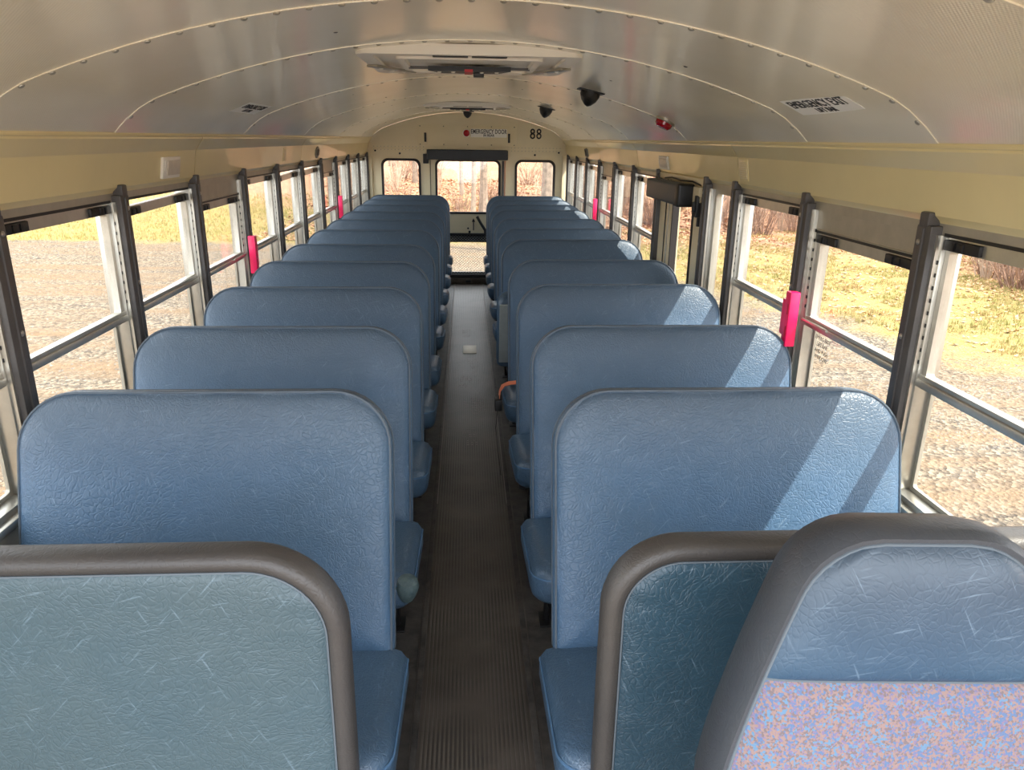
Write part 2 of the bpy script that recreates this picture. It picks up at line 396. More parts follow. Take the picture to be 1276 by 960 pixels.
# ------------------------------------------------------------------ helpers
class MB:
    """collects shapes into one mesh"""
    def __init__(s):
        s.bm = bmesh.new()
    def box(s, x0, x1, y0, y1, z0, z1, bev=0.0, M=None, seg=2):
        vs = [s.bm.verts.new((x, y, z)) for x in (x0, x1) for y in (y0, y1) for z in (z0, z1)]
        q = [(0, 1, 3, 2), (4, 6, 7, 5), (0, 4, 5, 1), (2, 3, 7, 6), (0, 2, 6, 4), (1, 5, 7, 3)]
        fs = [s.bm.faces.new([vs[i] for i in f]) for f in q]
        if bev > 0:
            es = list({e for f in fs for e in f.edges})
            r = bmesh.ops.bevel(s.bm, geom=es, offset=bev, segments=seg, profile=0.6, affect='EDGES', clamp_overlap=True)
            allv = {v for f in r['faces'] for v in f.verts}
            for f in s.bm.faces:
                pass
            vs = [v for v in set(vs) | allv if v.is_valid]
        if M is not None:
            bmesh.ops.transform(s.bm, matrix=M, verts=[v for v in vs if v.is_valid])
        return s
    def tube(s, pts, r, n=10, closed=False, cap=True):
        pts = [Vector(p) for p in pts]
        rs = r if isinstance(r, (list, tuple)) else [r] * len(pts)
        rings = []
        m = len(pts)
        pn = None
        for i, p in enumerate(pts):
            if closed:
                t = (pts[(i + 1) % m] - pts[i - 1]).normalized()
            else:
                t = (pts[min(i + 1, m - 1)] - pts[max(i - 1, 0)]).normalized()
            if pn is None:
                a = Vector((0, 0, 1)) if abs(t.z) < 0.9 else Vector((1, 0, 0))
                nrm = (a - t * a.dot(t)).normalized()
            else:
                nrm = (pn - t * pn.dot(t)).normalized()
            pn = nrm
            bn = t.cross(nrm)
            rings.append([s.bm.verts.new(p + (nrm * math.cos(2 * PI * k / n) + bn * math.sin(2 * PI * k / n)) * rs[i]) for k in range(n)])
        cnt = m if closed else m - 1
        for i in range(cnt):
            a, b = rings[i], rings[(i + 1) % m]
            for k in range(n):
                s.bm.faces.new((a[k], a[(k + 1) % n], b[(k + 1) % n], b[k]))
        if cap and not closed:
            s.bm.faces.new(rings[0][::-1]); s.bm.faces.new(rings[-1])
        return s
    def rings(s, loops, cap0=True, cap1=True, closed=True):
        vr = [[s.bm.verts.new(p) for p in lp] for lp in loops]
        n = len(vr[0])
        for a, b in zip(vr, vr[1:]):
            for k in range(n if closed else n - 1):
                s.bm.faces.new((a[k], a[(k + 1) % n], b[(k + 1) % n], b[k]))
        if cap0: s.bm.faces.new(vr[0][::-1])
        if cap1: s.bm.faces.new(vr[-1])
        return s
    def cyl(s, c, axis, r, h, n=16, r2=None):
        c = Vector(c); a = Vector(axis).normalized()
        return s.tube([c, c + a * h], [r, r if r2 is None else r2], n)
    def lathe(s, c, axis, prof, n=20):
        c = Vector(c); a = Vector(axis).normalized()
        t = Vector((0, 0, 1)) if abs(a.z) < 0.9 else Vector((1, 0, 0))
        u = (t - a * t.dot(a)).normalized(); w = a.cross(u)
        return s.rings([[c + a * h + (u * math.cos(2 * PI * k / n) + w * math.sin(2 * PI * k / n)) * max(r, 1e-4) for k in range(n)] for r, h in prof])
    def frame(s, plane, o0, o1, i0, i1, d0, d1, r=0.0, n=6):
        """flat ring (rounded outer/inner rectangle). plane 'x': coordinates (y,z) at x=d0..d1 ; 'y': (x,z)"""
        def P(a, b, d):
            return Vector((d, a, b)) if plane == 'x' else (Vector((a, d, b)) if plane == 'y' else Vector((a, b, d)))
        lo = rrect(o0, o1, r[0] if isinstance(r, tuple) else r, n)
        li = rrect(i0, i1, r[1] if isinstance(r, tuple) else r, n)
        loops = [[P(a, b, d0) for a, b in lo], [P(a, b, d1) for a, b in lo], [P(a, b, d1) for a, b in li], [P(a, b, d0) for a, b in li]]
        vr = [[s.bm.verts.new(p) for p in lp] for lp in loops]
        k = len(lo)
        for i in range(4):
            a, b = vr[i], vr[(i + 1) % 4]
            for j in range(k):
                s.bm.faces.new((a[j], a[(j + 1) % k], b[(j + 1) % k], b[j]))
        return s
    def build(s, name, m=None, parent=None, smooth=True, ang=35):
        bmesh.ops.recalc_face_normals(s.bm, faces=s.bm.faces)
        me = bpy.data.meshes.new(name)
        s.bm.to_mesh(me); s.bm.free()
        if smooth and len(me.polygons):
            me.shade_smooth(); me.set_sharp_from_angle(angle=R(ang))
        o = bpy.data.objects.new(name, me)
        COL.objects.link(o)
        if m: me.materials.append(MAT[m] if isinstance(m, str) else m)
        if parent: o.parent = parent
        return o

def rrect(p0, p1, r, n=6):
    """rounded rectangle, r may be a number or (bl, br, tr, tl)"""
    x0, z0 = p0; x1, z1 = p1
    rr = r if isinstance(r, (list, tuple)) else (r,) * 4
    pts = []
    for (cx, cz, a0, q) in ((x0, z0, 180, rr[0]), (x1, z0, 270, rr[1]), (x1, z1, 0, rr[2]), (x0, z1, 90, rr[3])):
        q = max(q, 0.0005)
        ox = cx + (q if cx == x0 else -q); oz = cz + (q if cz == z0 else -q)
        for k in range(n + 1):
            a = R(a0 + 90 * k / n)
            pts.append((ox + q * math.cos(a), oz + q * math.sin(a)))
    return pts

def dens(pts, step=0.05):
    """subdivide a closed outline so that edges are short"""
    out = []
    n = len(pts)
    for i in range(n):
        a, b = pts[i], pts[(i + 1) % n]
        d = math.dist(a, b); k = max(1, int(d / step))
        for j in range(k):
            t = j / k
            out.append((a[0] + (b[0] - a[0]) * t, a[1] + (b[1] - a[1]) * t))
    return out

def tag(o, label=None, cat=None, group=None, kind=None):
    if label: o['label'] = label
    if cat: o['category'] = cat
    if group: o['group'] = group
    if kind: o['kind'] = kind
    return o

def empty(name, loc, rz=0.0):
    o = bpy.data.objects.new(name, None)
    COL.objects.link(o)
    o.empty_display_size = 0.1
    o.location = loc; o.rotation_euler = (0, 0, rz)
    return o

def struct(name, loc=(0, 0, 0), label=None):
    o = empty(name, loc); o['kind'] = 'structure'
    if label: o['label'] = label
    return o

def copy_tree(o, parent=None):
    c = o.copy(); COL.objects.link(c); c.parent = parent
    for ch in [x for x in bpy.data.objects if x.parent == o]:
        copy_tree(ch, c)
    return c

def text_mesh(name, body, size, Mx, m, parent, ext=0.0006, bold=0.001, sx=1.0, spacing=1.0, align='CENTER'):
    cu = bpy.data.curves.new(name, 'FONT')
    cu.body = body; cu.size = size; cu.extrude = ext; cu.offset = bold
    cu.align_x = align; cu.align_y = 'CENTER'; cu.space_line = 0.95; cu.space_character = spacing
    cu.resolution_u = 3
    t = bpy.data.objects.new(name, cu); COL.objects.link(t)
    bpy.context.view_layer.update()
    me = bpy.data.meshes.new_from_object(t.evaluated_get(bpy.context.evaluated_depsgraph_get()))
    bpy.data.objects.remove(t)
    for v in me.vertices: v.co.x *= sx
    o = bpy.data.objects.new(name, me); COL.objects.link(o)
    me.materials.clear(); me.materials.append(MAT[m])
    me.transform(Mx)
    o.parent = parent
    return o

def basis(o, ex, ey):
    ex = Vector(ex).normalized(); ey = Vector(ey).normalized(); ez = ex.cross(ey)
    m = Matrix((ex, ey, ez)).transposed().to_4x4(); m.translation = Vector(o)
    return m

# ------------------------------------------------------------------ dimensions (metres; y runs to the rear)
XW = 1.15            # inner face of the side walls
YF, YR = 0.15, 8.93
ZH = 1.48            # window header
LPOST = [0.467 + 0.7 * k for k in range(13)]      # ... 1.867, 2.567 ... 8.867
RPOST = [0.426 + 0.7 * k for k in range(5)] + [3.63, 4.577] + [5.275 + 0.7 * k for k in range(6)]
def zc(x):
    a = abs(x)
    return 1.94 - 0.2 * a * a - 2.0 * max(0, a - 0.93) ** 2
def ceil_pt(x, y, off=0.0):
    nx = (zc(x - 0.001) - zc(x + 0.001)) / 0.002
    n = Vector((-nx, 0, -1)).normalized()        # inward (down)
    return Vector((x, y, zc(x))) + n * off, n

# ------------------------------------------------------------------ outside ground
def hill(x, y):
    z = -1.05
    if y > 24: z += (y - 24) * 0.10
    if x > 11.5: z += (x - 11.5) * 0.10
    if x < -26: z += (-26 - x) * 0.1
    z += 0.05 * noise.noise(Vector((x * 0.35, y * 0.35, 0))) * min(1, max(0, (abs(x) - 2) / 3))
    if x > 1.6 and x < 8:                        # wheel ruts across the gravel
        z += 0.018 * math.sin((y * 0.98 + x * 0.22) * 5.0) * (0.5 + noise.noise(Vector((x * 0.2, y * 0.6, 3))))
    return z
g = MB()
def axis_samples(a, b):
    out, v = [], 0.0
    step = 0.22
    while v < b:
        out.append(v); v += step; step = 0.22 if v < 9 else min(step * 1.09, 4)
    neg, v, step = [], 0.0, 0.3
    while v > a:
        v -= step; neg.append(v); step = 0.3 if v > -4 else min(step * 1.12, 5)
    return neg[::-1] + out
gx = axis_samples(-70, 60); gy = axis_samples(-30, 130)
grid = [[g.bm.verts.new((x, y, hill(x, y))) for x in gx] for y in gy]
for j in range(len(gy) - 1):
    for i in range(len(gx) - 1):
        g.bm.faces.new((grid[j][i], grid[j][i + 1], grid[j + 1][i + 1], grid[j + 1][i]))
gr = g.build('ground', 'ground', ang=80)
tag(gr, 'gravel yard with grass verge and leaf litter outside the bus windows', kind='structure')

# ------------------------------------------------------------------ floor
fl = struct('floor')
MB().box(-XW, -0.185, YF, YR, -0.05, 0.0).build('side_floor', 'floor', fl)
MB().box(0.195, XW, YF, YR, -0.05, 0.0).build('side_floor', 'floor', fl)
MB().box(-0.185, 0.195, YF, YR, -0.05, 0.001).build('aisle_runner', 'runner', fl)
b = MB()
n_r = 25
for k in range(n_r):
    x = -0.150 + 0.308 * k / (n_r - 1)
    b.box(x - 0.0028, x + 0.0028, YF, YR, 0.0005, 0.0055)
rb = b.build('runner_ribs', 'rib', fl, smooth=False); rb['kind'] = 'stuff'
for x in (-0.172, 0.180):
    b = MB(); b.box(x - 0.010, x + 0.010, YF, YR, 0.0, 0.006, bev=0.002)
    b.build('edge_strip', 'alu_dull' if False else 'floor', fl)
for x in (-0.160, 0.169):
    MB().box(x - 0.0016, x + 0.0016, 3.2, YR, 0.001, 0.008).build('seam_strip', 'dust', fl)
b = MB(); b.box(-0.05, 0.06, 5.82, 6.06, 0.004, 0.009, bev=0.002)
tag(b.build('floor_plate', 'alu_dull'), 'small pale rectangular plate set in the ribbed aisle runner', 'plate')
# dusty shoe prints towards the rear of the aisle
for (x, y, a, tg) in ((0.02, 4.55, 0.2, 0), (-0.03, 5.1, -0.15, 1), (0.03, 5.55, 0.1, 0), (-0.02, 6.5, 0.0, 1), (0.0, 4.05, 0.1, 0), (0.06, 4.62, 0.1, 1)):
    b = MB()
    for r_ in range(9):
        yy = -0.13 + r_ * 0.03
        if r_ == 3: continue
        w = 0.045 if r_ > 3 else 0.033
        for s in range(3):
            x0 = -w + s * 2 * w / 3 + random.uniform(0.001, 0.005)
            if random.random() < 0.8:
                b.box(x0, x0 + 2 * w / 3 - 0.008, yy, yy + random.uniform(0.006, 0.014), 0.0046, 0.0054)
    o = b.build('shoe_print', 'dust', fl, smooth=False)
    o.location = (x, y, 0); o.rotation_euler.z = a

# ------------------------------------------------------------------ ceiling
ce = struct('ceiling')
seams = [YF, 1.07, 1.77, 2.47, 3.85, 5.25, 6.65, 8.0, YR]
NX = 48
xs = [-1.087 + 2.174 * i / NX for i in range(NX + 1)]
for a, b_ in zip(seams, seams[1:]):
    b = MB()
    for off in (0.0,):
        loops = []
        for y in (a - 0.012, b_):
            top = [Vector((x, y, zc(x) + (0.0 if y == b_ else -0.0025))) for x in xs]
            bot = [Vector((x, y, zc(x) + 0.02)) for x in reversed(xs)]
            loops.append(top + bot)
        b.rings(loops)
    b.build('ceiling_panel', 'ceiling', ce, ang=30)
for y in seams[1:-1]:
    b = MB()                                       # folded lip along the joint
    sec = []
    for x in xs:
        p, n = ceil_pt(x, y)
        sec.append((p, n))
    loops = [[p + Vector((0, dy, 0)) + n * dz for p, n in sec] for dy, dz in ((-0.009, 0.0), (-0.007, 0.002), (0.007, 0.002), (0.009, 0.0))]
    b.rings([[l[i] for l in loops] for i in range(len(sec))])
    b.build('seam_lip', 'ceiling', ce)
    b = MB()
    k = 0
    for i in range(31):
        x = -1.03 + 2.06 * i / 30
        p, n = ceil_pt(x, y)
        b.lathe(p + n * 0.0015, n, [(0.008, 0), (0.0075, 0.003), (0.004, 0.005)], 8)
    rv = b.build('seam_rivets', 'alu_dull', ce); rv['kind'] = 'stuff'
for (x, y) in [(-0.35, 4.5), (0.3, 4.45), (-0.5, 4.9), (0.62, 4.8), (-0.55, 5.8), (0.5, 5.7), (-0.35, 2.15), (0.62, 2.3), (0.55, 3.1), (-0.6, 4.2)]:
    p, n = ceil_pt(x, y)
    MB().lathe(p, n, [(0.006, 0), (0.006, 0.002), (0.003, 0.003)], 8).build('ceiling_screw', 'post', ce)

# ------------------------------------------------------------------ cream covings above the windows
def coving(side, joints, name):
    t = struct(name)
    prof = [(1.152, ZH - 0.006), (1.149, ZH), (1.136, ZH + 0.012), (1.118, 1.598), (1.110, 1.608), (1.092, 1.634), (1.086, 1.642), (1.084, 1.662), (1.10, 1.668), (1.16, 1.668), (1.16, ZH - 0.006)]
    for a, b_ in zip(joints, joints[1:]):
        b = MB()
        g0 = 0.0035
        b.rings([[Vector((side * x, y, z)) for x, z in prof] for y in (a + g0, b_ - g0)])
        b.build('coving_panel', 'cream', t, ang=28)
    for j in joints[1:-1]:
        b = MB()
        p2 = [(x - 0.0 + 0.002, z) for x, z in prof]
        b.rings([[Vector((side * x, y, z)) for x, z in p2] for y in (j - 0.004, j + 0.004)])
        b.build('coving_joint', 'post', t)
    MB().tube([(side * 1.084, YF, 1.655), (side * 1.084, YR, 1.655)], 0.007, 8).build('top_bead', 'cream', t)
    return t
coving(-1, [YF, 1.0, 3.27, 5.35, 6.85, 8.2, YR], 'trim_1')
tr2 = coving(1, [YF, 1.0, 3.20, 5.15, 6.65, 7.9, YR], 'trim_2')

# ------------------------------------------------------------------ side walls
def side_wall(side, posts, name, skip_rail=None):
    w = struct(name)
    S = side
    spans = [(YF, YR)] if skip_rail is None else [(YF, skip_rail[0]), (skip_rail[1], YR)]
    for a, b_ in spans:
        x0, x1 = sorted((S * XW, S * 1.215))
        MB().box(x0, x1, a, b_, 0.0, 0.735).build('lower_panel', 'greywall', w)
        x0, x1 = sorted((S * 1.128, S * 1.21))
        MB().box(x0, x1, a, b_, 0.728, 0.748, bev=0.004).build('sill_ledge', 'alu', w)
    x0, x1 = sorted((S * 1.152, S * 1.21))
    MB().box(x0, x1, YF, YR, 1.445, 1.66).build('header_rail', 'alu_dull', w)
    for y in posts:
        b = MB()
        x0, x1 = sorted((S * 1.122, S * 1.20))
        b.box(x0, x1, y - 0.034, y + 0.028, 0.745, 1.468, bev=0.006)
        x0, x1 = sorted((S * 1.117, S * 1.13))
        b.box(x0, x1, y - 0.010, y - 0.002, 0.75, 1.46, bev=0.002)          # ridge
        x0, x1 = sorted((S * 1.120, S * 1.165))
        b.box(x0, x1, y - 0.018, y + 0.020, 1.462, 1.500, bev=0.006)        # tab
        p = b.build('window_post', 'post', w)
        for z in (1.425, 1.18, 0.97):
            MB().lathe((S * 1.123, y + 0.009, z), (-S, 0, 0), [(0.008, 0), (0.0075, 0.003), (0.003, 0.005)], 10).build('bolt', 'screw', p)
    return w
wl = side_wall(-1, LPOST, 'wall_left')
wr = side_wall(1, RPOST, 'wall_right', skip_rail=(3.66, 4.55))

win_n = [0]
def side_window(side, y0, y1, exit_=False, drop=0.0, tilt=0.0, single=False, text=False):
    """y0,y1 are post centres"""
    win_n[0] += 1
    w = struct('window_%d' % win_n[0], (side * XW, (y0 + y1) / 2, 0.745))
    base = Vector(w.location)
    S = side
    a, b_ = y0 + 0.028, y1 - 0.034
    zt = 1.447
    def X(p, q):
        return sorted((S * p, S * q))
    def fin(mb, name, m, par=w, **k):
        bmesh.ops.translate(mb.bm, verts=mb.bm.verts, vec=-base)
        o = mb.build(name, m, par, **k)
        return o
    x0, x1 = X(1.148, 1.205)
    mb = MB(); mb.box(x0, x1, a, a + 0.014, 0.745, zt, bev=0.002); mb.box(x0, x1, b_ - 0.014, b_, 0.745, zt, bev=0.002)
    mb.box(x0, x1, a, b_, 0.745, 0.765, bev=0.003)
    x0, x1 = X(1.138, 1.15)
    mb.box(x0, x1, a, a + 0.008, 0.745, zt); mb.box(x0, x1, b_ - 0.008, b_, 0.745, zt)
    fin(mb, 'window_frame', 'alu')
    a += 0.014; b_ -= 0.014
    if single:
        x0, x1 = X(1.165, 1.19)
        fin(MB().frame('x', (a, 0.765), (b_, zt), (a + 0.022, 0.79), (b_ - 0.022, zt - 0.02), x0, x1, r=(0.01, 0.02)), 'sash', 'alu_dull')
        x0, x1 = X(1.177, 1.181)
        fin(MB().box(x0, x1, a + 0.02, b_ - 0.02, 0.785, zt - 0.018), 'pane', 'glass')
        return w
    if exit_:
        x0, x1 = X(1.158, 1.20)
        fin(MB().box(x0, x1, a, b_, 1.385, zt), 'header_panel', 'alu_dull')
        zt = 1.385
        x0, x1 = X(1.150, 1.20)
        fin(MB().frame('x', (a, 0.765), (b_, zt), (a + 0.022, 0.785), (b_ - 0.022, zt - 0.008), x0, x1, r=0.006), 'exit_frame', 'alu')
        a += 0.022; b_ -= 0.022; zt -= 0.008
    ztop = zt - 0.004 - drop
    zr = 1.082
    # moving upper sash
    Mt = Matrix.Translation((0, (a + b_) / 2, ztop)) @ Matrix.Rotation(tilt, 4, 'X') @ Matrix.Translation((0, -(a + b_) / 2, -ztop))
    x0, x1 = X(1.160, 1.182)
    mb = MB()
    mb.frame('x', (a + 0.001, zr), (b_ - 0.001, ztop), (a + 0.018, zr + 0.010), (b_ - 0.018, ztop - 0.032), x0, x1, r=(0.004, 0.008))
    bmesh.ops.transform(mb.bm, matrix=Mt, verts=mb.bm.verts)
    sash = fin(mb, 'upper_sash', 'alu')
    x0, x1 = X(1.169, 1.173)
    mb = MB().box(x0, x1, a + 0.016, b_ - 0.016, zr + 0.008, ztop - 0.030)
    fin(mb, 'pane', 'glass', sash)
    for (q0, q1) in ((a + 0.004, a + 0.135), (b_ - 0.135, b_ - 0.004)):
        x0, x1 = X(1.150, 1.162)
        mb = MB().box(x0, x1, q0, q1, ztop - 0.030, ztop - 0.004, bev=0.003)
        x0, x1 = X(1.146, 1.152)
        mid = (q0 + q1) / 2
        mb.box(x0, x1, mid - 0.012, mid + 0.012, ztop - 0.027, ztop - 0.008, bev=0.002)
        mb.box(x0, x1, mid + 0.022, mid + 0.030, ztop - 0.027, ztop - 0.008)
        bmesh.ops.transform(mb.bm, matrix=Mt, verts=mb.bm.verts)
        fin(mb, 'latch', 'black', sash)
    # sealing strip above the sash
    x0, x1 = X(1.149, 1.158)
    fin(MB().box(x0, x1, a, b_, zt - 0.002, zt + 0.006), 'seal', 'black')
    # middle rail
    mb = MB()
    x0, x1 = X(1.148, 1.186)
    mb.box(x0, x1, a - 0.01, b_ + 0.01, zr - 0.022, zr, bev=0.006)
    x0, x1 = X(1.154, 1.160)
    mb.box(x0, x1, a - 0.005, b_ + 0.005, zr, zr + 0.012, bev=0.002)
    fin(mb, 'middle_rail', 'alu')
    x0, x1 = X(1.152, 1.156)
    x0, x1 = X(1.188, 1.198)
    fin(MB().frame('x', (a, 0.765), (b_, zr - 0.01), (a + 0.012, 0.777), (b_ - 0.012, zr - 0.02), x0, x1, r=(0.003, 0.01)), 'lower_gasket', 'alu_dull')
    x0, x1 = X(1.191, 1.195)
    lp = fin(MB().box(x0, x1, a + 0.01, b_ - 0.01, 0.775, zr - 0.015), 'lower_pane', 'glass')
    if text:
        for i, ln in enumerate(('EMERG EXIT', 'LIFT BAR', 'AND PUSH', 'WINDOW')):
            Mx = basis(Vector((S * 1.188, b_ - 0.075, 1.025 - i * 0.022)) - base, (0, -S, 0), (0, 0, 1))
            text_mesh('lettering', ln, 0.020, Mx, 'ink', w, ext=0.0003, bold=0.0)
    # perforated aluminium track (row of slots)
    mb = MB()
    x0, x1 = X(1.1465, 1.150)
    for yy in (a - 0.008, b_ + 0.002):
        for k in range(9):
            z = 1.12 + k * 0.032
            mb.box(x0, x1, yy, yy + 0.006, z, z + 0.010)
    fin(mb, 'track_slots', 'black')
    return w

for i in range(len(LPOST) - 1):
    y0, y1 = LPOST[i], LPOST[i + 1]
    ex = abs(y0 - 3.267) < 0.05 or abs(y0 - 6.067) < 0.05
    dr, tl = 0.0, 0.0
    if abs(y0 - 2.567) < 0.05: dr, tl = 0.016, 0.02
    if abs(y0 - 4.667) < 0.05: dr, tl = 0.018, 0.025
    if abs(y0 - 5.367) < 0.05: dr, tl = 0.016, 0.02
    side_window(-1, y0, y1, ex, dr, tl)
for i in range(len(RPOST) - 1):
    y0, y1 = RPOST[i], RPOST[i + 1]
    if abs(y0 - 3.63) < 0.01: continue
    ex = abs(y0 - 1.826) < 0.05 or abs(y0 - 5.975) < 0.05
    dr, tl = 0.0, 0.0
    if abs(y0 - 4.577) < 0.05 or abs(y0 - 6.675) < 0.05: dr, tl = 0.018, 0.022
    side_window(1, y0, y1, ex, dr, tl, single=abs(y0 - 3.226) < 0.02, text=abs(y0 - 1.826) < 0.05)

# ------------------------------------------------------------------ side emergency door (right, in view as door_2)
d2 = struct('door_2')
def dbox(n, x0, x1, y0, y1, z0, z1, m, bev=0.003, par=d2):
    return MB().box(x0, x1, y0, y1, z0, z1, bev=bev).build(n, m, par)
b = MB().frame('x', (3.672, 0.02), (4.545, 1.462), (3.86, 0.80), (4.24, 1.40), 1.150, 1.190, r=(0.01, 0.045))
b.build('door_leaf', 'cream_wall', d2)
b = MB().frame('x', (3.850, 0.790), (4.250, 1.410), (3.868, 0.808), (4.232, 1.392), 1.144, 1.180, r=(0.05, 0.04))
b.build('window_gasket', 'rubber', d2)
dbox('pane', 1.168, 1.172, 3.862, 4.238, 0.80, 1.398, 'glass', 0)
dbox('door_seam', 1.145, 1.152, 4.395, 4.403, 0.05, 1.45, 'rubber', 0)
dbox('door_seam', 1.145, 1.152, 4.33, 4.345, 0.05, 1.45, 'alu_dull', 0.001)
dbox('door_header', 1.135, 1.20, 3.66, 4.55, 1.452, 1.485, 'cream_wall')
b = MB()
b.box(1.112, 1.150, 3.70, 3.738, 1.30, 1.405, bev=0.006)
b.box(1.098, 1.118, 3.706, 3.732, 1.325, 1.375, bev=0.006)
b.box(1.128, 1.150, 3.708, 3.730, 1.255, 1.31, bev=0.003)
b.build('latch_housing', 'black', d2)
# padding roll above it
pd = empty('header_pad', (1.09, 4.12, 1.345))
tag(pd, 'grey padded bump bar mounted over the side emergency door', 'pad')
MB().box(-0.045, 0.035, -0.26, 0.38, 0.0, 0.108, bev=0.014, seg=3).build('padding', 'pad', pd)
MB().box(-0.049, 0.040, -0.325, -0.255, -0.004, 0.112, bev=0.016, seg=3).build('end_cap', 'black', pd)
MB().box(0.030, 0.062, -0.42, 0.34, 0.02, 0.10, bev=0.006).build('backing_rail', 'cream_wall', pd)
MB().tube([(0.045, -0.40, 0.108), (0.03, -0.30, 0.122), (0.025, -0.1, 0.118), (0.03, 0.1, 0.124), (0.045, 0.3, 0.112)], 0.004, 8).build('cable', 'black', pd)

# ------------------------------------------------------------------ rear wall
rw = struct('wall_rear')
YB = YR
def arch(y, inset=0.0, z0=0.0):
    pts = []
    N = 40
    for i in range(N + 1):
        x = -1.09 + 2.18 * i / N
        pts.append((x, zc(x)))
    return pts
def rear_panel(x0, x1, z0, z1=None, n=12, name='rear_panel', m='cream_wall', y=YB, th=0.03):
    b = MB()
    top = [(x0 + (x1 - x0) * i / n, (zc(max(-1.08, min(1.08, x0 + (x1 - x0) * i / n))) - 0.001) if z1 is None else z1) for i in range(n + 1)]
    lo = [(x1, z0), (x0, z0)]
    lp = top + lo
    b.rings([[Vector((x, yy, z)) for x, z in lp] for yy in (y, y + th)])
    return b.build(name, m, rw, ang=20)
rear_panel(-1.16, 1.16, 1.545, n=60)
# window wall left and right of the door: built as frames round the rounded windows
for (x0, x1, wx0, wx1) in ((-1.16, -0.445, -0.972, -0.548), (0.445, 1.16, 0.554, 0.998)):
    MB().frame('y', (x0, 0.76), (x1, 1.545), (wx0, 0.86), (wx1, 1.421), YB, YB + 0.03, r=(0.0005, 0.07), n=8).build('rear_panel', 'cream_wall', rw)
    MB().box(x0, x1, YB, YB + 0.03, 0.0, 0.76).build('lower_panel', 'greywall', rw)
MB().box(-0.445, 0.445, YB, YB + 0.03, 1.43, 1.545).build('rear_panel', 'cream_wall', rw)
for (wx0, wx1) in ((-0.972, -0.548), (0.554, 0.998)):
    win_n[0] += 1
    w = struct('window_%d' % win_n[0], ((wx0 + wx1) / 2, YB, 0.86))
    base = Vector(w.location)
    mb = MB().frame('y', (wx0 - 0.012, 0.848), (wx1 + 0.012, 1.433), (wx0 + 0.014, 0.874), (wx1 - 0.014, 1.407), YB - 0.012, YB + 0.02, r=(0.075, 0.06), n=8)
    bmesh.ops.translate(mb.bm, verts=mb.bm.verts, vec=-base); mb.build('gasket', 'rubber', w)
    mb = MB().box(wx0, wx1, YB + 0.008, YB + 0.012, 0.862, 1.42)
    bmesh.ops.translate(mb.bm, verts=mb.bm.verts, vec=-base); mb.build('pane', 'glass', w)
# seam strip and rivets, corner cover strips
MB().box(-1.10, 1.10, YB - 0.004, YB, 1.538, 1.552, bev=0.001).build('seam_strip', 'cream_wall', rw)
b = MB()
for i in range(54):
    x = -1.06 + 2.12 * i / 53
    if -0.47 < x < 0.47: continue
    b.lathe((x, YB, 1.562), (0, -1, 0), [(0.005, 0), (0.003, 0.003)], 6)
    b.lathe((x, YB, 1.528), (0, -1, 0), [(0.005, 0), (0.003, 0.003)], 6)
o = b.build('rivet_row', 'alu_dull', rw); o['kind'] = 'stuff'
for s in (-1, 1):
    MB().box(*sorted((s * 1.085, s * 1.15)), YB - 0.05, YB, 0.0, 1.478, bev=0.004).build('corner_strip', 'cream_wall', rw)
    MB().lathe((s * 0.77, YB, 1.487), (0, -1, 0), [(0.012, 0), (0.011, 0.006), (0.004, 0.009)], 10).build('button', 'black', rw)
    MB().lathe((s * 1.045, YB, 1.515), (0, -1, 0), [(0.011, 0), (0.010, 0.006), (0.004, 0.009)], 10).build('button', 'black', rw)
# access panel over the door
b = MB(); b.box(-0.56, 0.555, YB - 0.008, YB, 1.575, 1.80, bev=0.003); b.build('access_panel', 'cream_wall', rw)
b = MB()
for sx_ in (-0.535, -0.27, 0.0, 0.27, 0.53):
    for z in (1.59, 1.785):
        b.lathe((sx_, YB - 0.008, z), (0, -1, 0), [(0.006, 0), (0.003, 0.003)], 8)
b.build('panel_screws', 'post', rw)
for x in (-0.477, 0.470):
    MB().box(x - 0.012, x + 0.012, YB - 0.016, YB - 0.007, 1.615, 1.715, bev=0.003).build('slot', 'black', rw)

# ------------------------------------------------------------------ rear emergency door
d1 = struct('door_1')
YD = YB + 0.012
MB().frame('y', (-0.425, 0.045), (0.425, 1.425), (-0.375, 0.80), (0.375, 1.405), YD - 0.02, YD + 0.02, r=(0.02, 0.02)).build('door_leaf', 'cream_wall', d1) if False else None
def d1box(n, x0, x1, z0, z1, m, y0=YD - 0.02, y1=YD + 0.02, bev=0.002):
    return MB().box(x0, x1, y0, y1, z0, z1, bev=bev).build(n, m, d1)
b = MB()
b.frame('y', (-0.425, 0.60), (0.425, 1.43), (-0.359, 0.833), (0.365, 1.419), YD - 0.02, YD + 0.02, r=(0.01, 0.06), n=8)
b.build('upper_leaf', 'cream_wall', d1)
b = MB()
b.frame('y', (-0.425, 0.045), (0.425, 0.60), (-0.34, 0.139), (0.34, 0.50), YD - 0.02, YD + 0.02, r=(0.01, 0.02))
b.build('lower_leaf', 'rubber', d1)
MB().frame('y', (-0.372, 0.820), (0.378, 1.432), (-0.348, 0.844), (0.352, 1.408), YD - 0.032, YD, r=(0.07, 0.055), n=8).build('window_gasket', 'rubber', d1)
MB().box(-0.358, 0.362, YD + 0.002, YD + 0.006, 0.834, 1.418).build('upper_pane', 'glass', d1)
MB().box(-0.339, 0.339, YD + 0.002, YD + 0.006, 0.140, 0.499).build('lower_pane', 'glass', d1)
d1box('crash_bar', -0.40, 0.40, 0.575, 0.600, 'black', YD - 0.05, YD - 0.018)
